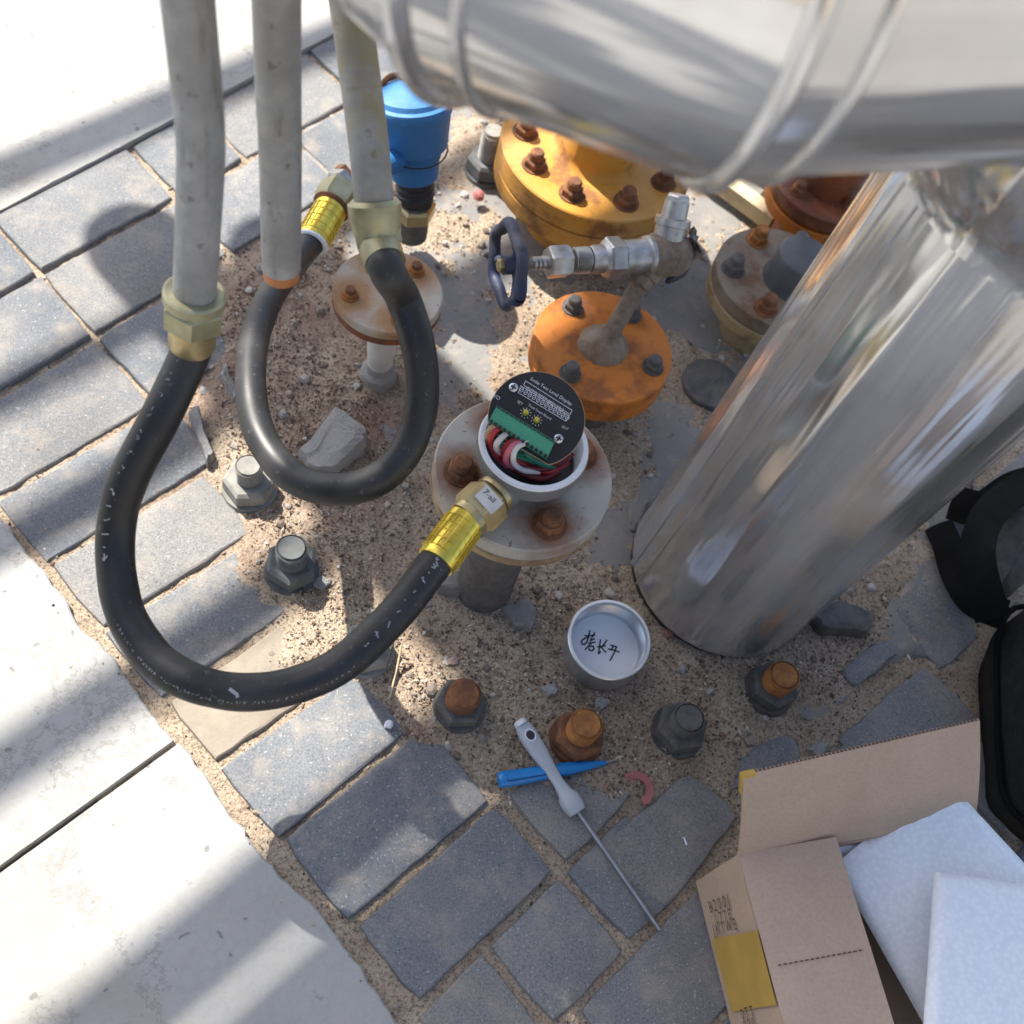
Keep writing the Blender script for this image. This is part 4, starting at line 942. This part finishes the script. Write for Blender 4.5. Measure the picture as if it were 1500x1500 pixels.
# left flap folded in over the foam, perforated crease
fd = un(W(1225, 1236, BH + .012) - A_); fd = un(fd - ex * (fd @ ex)); fl = np.linalg.norm(W(1225, 1236, BH + .012) - A_)
fn = np.cross(ex, fd); fn *= np.sign(fn[2])
flap = panel('folded_flap', A_ + zz * .001, ex, Lx, fd, fl, fn)
m = MB(); c0, c1_ = WP(1140, 1414, A_ + zz * .001 + fn * (T + .0016), fn), WP(1266, 1391, A_ + zz * .001 + fn * (T + .0016), fn)
for k in range(16): a = k / 16; m.ribbon([c0 + (c1_ - c0) * a, c0 + (c1_ - c0) * (a + .035)], fn, .0014)
m.build('perforation', 'brownink', bx, smooth=0).parent = flap
# far flap standing up
T1, T2 = W(1086, 1132, BH + .105), W(1432, 1052, BH + .105); H1 = A_ + ey * .0; H2 = A_ + ey * Ly
m = MB(); N = 10; q0 = [H1 + (H2 - H1) * i / N for i in range(N + 1)]; q1 = [T1 + (T2 - T1) * i / N for i in range(N + 1)]
nf = un(np.cross(q1[0] - q0[0], H2 - H1)); nf *= np.sign(nf @ ex)
g0 = [[a + (b - a) * j / 5 + nf * .004 * math.sin(j / 5 * 3.1) for j in range(6)] for a, b in zip(q0, q1)]
bot = [p for r in g0 for p in r]; top = [p + nf * T for p in bot]; k = len(bot); fs = []
for i in range(N):
    for j in range(5): a = i * 6 + j; fs.append((a, a + 1, a + 7, a + 6)); fs.append((a + k, a + 6 + k, a + 7 + k, a + 1 + k))
edge = [i * 6 for i in range(N)] + [N * 6 + j for j in range(5)] + [i * 6 + 5 for i in range(N, 0, -1)] + [j for j in range(5, 0, -1)]
for a, b in zip(edge, edge[1:] + edge[:1]): fs.append((a, b, b + k, a + k))
m.add(bot + top, fs); ff = m.build('standing_flap', 'card', bx, smooth=30)
m = MB()
for i in range(60):
    f_ = i / 60; p = T1 + (T2 - T1) * f_ + nf * T * .5; e = un(T2 - T1); u_ = un(T1 - H1); m.box(p + e * .001, e * .0016, nf * T * .28, u_ * .0006)
m.build('corrugation', 'brownink', bx, smooth=0).parent = ff
m = MB(); m.box(T1 + un(T2 - T1) * .006 + nf * T * .5 + un(H1 - T1) * .012, un(T2 - T1) * .008, nf * (T * .5 + .0006), un(H1 - T1) * .013); m.build('tape_tab', 'tapeyel', bx, smooth=0).parent = ff
# tape and writing on the outer side wall
on = -ey; so = base0 - ey * .0012
Sp = lambda px, py: WP(px, py, so - ey * .0008, ey)
tp = [Sp(1043, 1375), Sp(1110, 1363), Sp(1138, 1472), Sp(1073, 1482)]
MB().add([p + on * .0004 for p in tp], [(0, 1, 2, 3)]).build('packing_tape', 'tapeyel', bx, smooth=0)
def side_text(s, px, py, px2, py2, size):
    a, b = Sp(px, py) + on * .0006, Sp(px2, py2) + on * .0006; e = un(b - a); u_ = np.cross(on, e); text_part(s, a, e, u_, size, 'brownink', 'marker_writing', bx)
side_text('8 2 0 0 J', 1041, 1338, 1098, 1316, .0185); side_text('L T T E', 1050, 1353, 1104, 1336, .0155); side_text('J K T W E', 1047, 1370, 1108, 1354, .0165); side_text('0 T T', 1088, 1494, 1134, 1482, .016); side_text('0 0 0', 1092, 1511, 1138, 1498, .016)

def foam(label, pts, z, t, seed):
    """soft sheet with four corners given as (px, py, z)"""
    Q = [W(*p) for p in pts]; N = 16; nn = un(np.cross(Q[1] - Q[0], Q[3] - Q[0])); nn *= np.sign(nn[2])
    G0 = [[(Q[0] * (1 - i / N) + Q[1] * i / N) * (1 - j / N) + (Q[3] * (1 - i / N) + Q[2] * i / N) * j / N for j in range(N + 1)] for i in range(N + 1)]
    def edge_r(i, j): return min(1, min(i, j, N - i, N - j) / 1.0)
    top = [p + nn * (t * (.35 + .65 * edge_r(i, j)) + .004 * nz(i * .25, j * .25, seed) + .0015 * nz(i * .9, j * .9, seed)) for i, r in enumerate(G0) for j, p in enumerate(r)]; bot = [p + nn * .004 * nz(i * .25, j * .25, seed) for i, r in enumerate(G0) for j, p in enumerate(r)]
    k = len(top); fs = []
    for i in range(N):
        for j in range(N): a = i * (N + 1) + j; q = (a, a + N + 1, a + N + 2, a + 1); fs += [q, tuple(x + k for x in q[::-1])]
    ed = [i * (N + 1) for i in range(N)] + [N * (N + 1) + j for j in range(N)] + [i * (N + 1) + N for i in range(N, 0, -1)] + [j for j in range(N, 0, -1)]
    for a, b in zip(ed, ed[1:] + ed[:1]): fs.append((b, a, a + k, b + k))
    return tag(MB().add(top + bot, fs).build('foam_sheet', 'foam', off=Q[0], smooth=70), label, 'foam', 'white foam sheets in the box')
foam('large bluish white foam sheet with one corner pointing up against the standing flap', [(1378, 1133, .165), (1560, 1330, .16), (1420, 1620, .105), (1222, 1268, .112)], 0, .007, 3)
foam('paler upper foam sheet lying over the large one at the picture corner', [(1368, 1278, .185), (1560, 1304, .19), (1560, 1640, .17), (1345, 1610, .17)], 0, .012, 8)
m = foam('crumpled thin foam tucked behind the folded flap of the box', [(1135, 1222, .115), (1290, 1202, .125), (1300, 1262, .10), (1150, 1262, .095)], 0, .006, 12)

# ------------------------------------------------------------------ black bag at the right edge
bg = thing('tool_bag', 'black soft tool bag at the right edge behind the cardboard box', 'bag', W(1540, 1080, 0))
R = []
cb = W(1545, 1090, 0.0); e1 = un(W(1510, 1280, 0) - W(1500, 900, 0)); e2 = np.cross((0, 0, 1), e1); e2 *= np.sign(e2[0])
for z, s, q in ((0, .93, 0), (.03, 1.0, 0), (.09, 1.02, .004), (.14, .97, .008), (.17, .86, .012), (.18, .6, .015), (.178, .2, .02)):
    ring = []
    for i in range(48):
        t = 2 * math.pi * i / 48; cx_, sx_ = math.cos(t), math.sin(t); r = .78 + .05 * nz(cx_ * 2, sx_ * 2, z * 14)
        ring.append(cb + zz * z + (e1 * .165 * math.copysign(abs(cx_) ** .6, cx_) + e2 * .115 * math.copysign(abs(sx_) ** .6, sx_)) * s * r * 1.25 + e2 * q)
    R.append(ring)
MB().rings(R).build('body', 'bag', bg, smooth=80)
for zz_, s in ((.128, 1.0), (.06, 1.04)):
    ring = []
    for i in range(48):
        t = 2 * math.pi * i / 48; cx_, sx_ = math.cos(t), math.sin(t); r = .78 + .05 * nz(cx_ * 2, sx_ * 2, zz_ * 14)
        ring.append(cb + zz * zz_ + (e1 * .166 * math.copysign(abs(cx_) ** .6, cx_) + e2 * .116 * math.copysign(abs(sx_) ** .6, sx_)) * s * r * 1.25)
    MB().tube(ring + [ring[0]], .004, 8, False).build('piping', 'strap', bg, smooth=80)
def band(pts, wd, name, parent, mat='strap'):
    P = smooth_path([W(*p) for p in pts], 8); n = len(P); R = []
    for i in range(n):
        t = un(P[min(i + 1, n - 1)] - P[max(i - 1, 0)]); s = un(np.cross(t, un(O_ - P[i]) + np.array([.2 * math.sin(i * .4), 0, 0]))); u_ = np.cross(s, t)
        R.append([P[i] + s * wd * a + u_ * b for a, b in ((-1, -.002), (-1, .002), (-.3, .0045), (.3, .0045), (1, .002), (1, -.002), (0, -.003))])
    return MB().rings(R).build(name, mat, parent, smooth=50)
band([(1455, 905, .11), (1440, 860, .13), (1432, 800, .13), (1455, 745, .11), (1510, 705, .08), (1560, 690, .06)], .022, 'handle', bg)
band([(1395, 735, .02), (1440, 745, .05), (1490, 715, .07), (1560, 700, .06)], .026, 'shoulder_strap', bg)
band([(1375, 770, .004), (1388, 800, .02), (1400, 840, .03), (1425, 880, .06), (1470, 900, .1)], .02, 'shoulder_strap', bg)
band([(1445, 850, .05), (1475, 800, .06), (1488, 745, .05), (1520, 720, .03)], .018, 'cloth_fold', bg, 'greycloth')
band([(1405, 860, .012), (1440, 855, .03), (1470, 830, .05), (1510, 800, .05)], .034, 'cloth_fold', bg, 'greycloth')

# ------------------------------------------------------------------ building inferred from the cladding's reflection, and a tank added to darken it
bw = thing('plant_building', 'low beige plant building behind the photographer, mirrored in the silver cladding', 'building', (3.5, -6.5, 0))
MB().box((3.5, -7.0, 1.55), (6.5, 0, 0), (0, .5, 0), (0, 0, 1.65)).build('wall', 'beige', bw, smooth=0)
MB().box((3.5, -7.0, 3.27), (6.7, 0, 0), (0, .7, 0), (0, 0, .07)).build('roof', 'footing', bw, smooth=0)
for x in (-1.2, 2.2, 5.6): MB().box((x, -6.49, 1.5), (.6, 0, 0), (0, .02, 0), (0, 0, .5)).build('window', 'bluesteel', bw, smooth=0)
tk = thing('reflection_tank', 'dark grey tank shape, added unseen to darken the reflection in the cladding', 'tank', (-6.5, -4.5, 0))  # unseen tank, added only to darken what the pipe bend mirrors
MB().lathe([(2.6, -.07), (2.6, 5.2)], (-6.5, -4.5, 0), (0, 0, 1), 64).build('shell', 'bluesteel', tk)
MB().lathe([(2.65, 5.2), (2.65, 5.3), (.3, 5.9), (.001, 5.9)], (-6.5, -4.5, 0), (0, 0, 1), 64, False, False).build('roof', 'bluesteel', tk)
# ------------------------------------------------------------------ pipe rack above (out of frame: it casts the striped shade)
RZ = 3.0
kz = RZ / math.tan(EL)
rk = thing('pipe_rack', 'overhead rack of parallel pipes whose shadows stripe the paving', 'pipe rack', uv(0, -1.5 - kz, 0))
for v0, wd, dz in ((-1.262, .082, 0), (-.925, .066, .1), (-.735, .072, .02), (-.490, .076, .15), (-.198, .106, .05), (-.018, .235, .02), (.31, .17, .1), (.50, .16, 0)):
    z = RZ + dz; k = z / math.tan(EL); r = wd * math.sin(EL) / 2
    MB().lathe([(r, -7), (r, 7)], uv(.5, v0 - k, z), (*U2, 0), 24).build('rack_pipe', 'galv', rk)
for u in (-3.2, 4.0):
    MB().box(uv(u, -.3 - kz, RZ - .12), V2_ := np.array([*V2, 0]) * 1.5, np.array([*U2, 0]) * .06, (0, 0, .07)).build('rack_beam', 'darksteel', rk)
    for v in (-1.6, .95): MB().box(uv(u, v - kz, (RZ - .19) / 2 - .03), np.array([*V2, 0]) * .06, np.array([*U2, 0]) * .06, (0, 0, (RZ - .19) / 2 + .03)).build('rack_post', 'darksteel', rk)
for zb, u, v, r in ((1.45, .535, -1.085, .080), (1.75, .690, -.96, .080)):     # capped legs: first inferred from its round shadow, second added for shade
    kk = zb / math.tan(EL)
    MB().lathe([(.001, 0), (r * .62, .008), (r * .9, .03), (r, .06), (r, RZ - zb)], uv(u, v - kk, zb), (0, 0, 1), 32).build('shade_drop_leg', 'galv', rk)
kd = (RZ + .2) / math.tan(EL)
for u0, u1, v0 in ((.445, .76, -.50), (.76, .90, -.405), (.90, 2.3, -.50)):
    MB().box(uv((u0 + u1) / 2, (v0 + .9) / 2 - kd, RZ + .2), np.array([*U2, 0]) * (u1 - u0) / 2, np.array([*V2, 0]) * (.9 - v0) / 2, (0, 0, .01)).build('shade_plate', 'darksteel', rk)  # unseen plates added to shade the meter, flanges and sand below
for u0, u1 in ((-.1, .300), (.335, .362), (.425, .47)):
    MB().box(uv((u0 + u1) / 2, .165 - kz, RZ + .02), np.array([*U2, 0]) * (u1 - u0) / 2, np.array([*V2, 0]) * .075, (0, 0, .008)).build('shade_strip', 'darksteel', rk)  # unseen strips added to break the sunlit band into patches
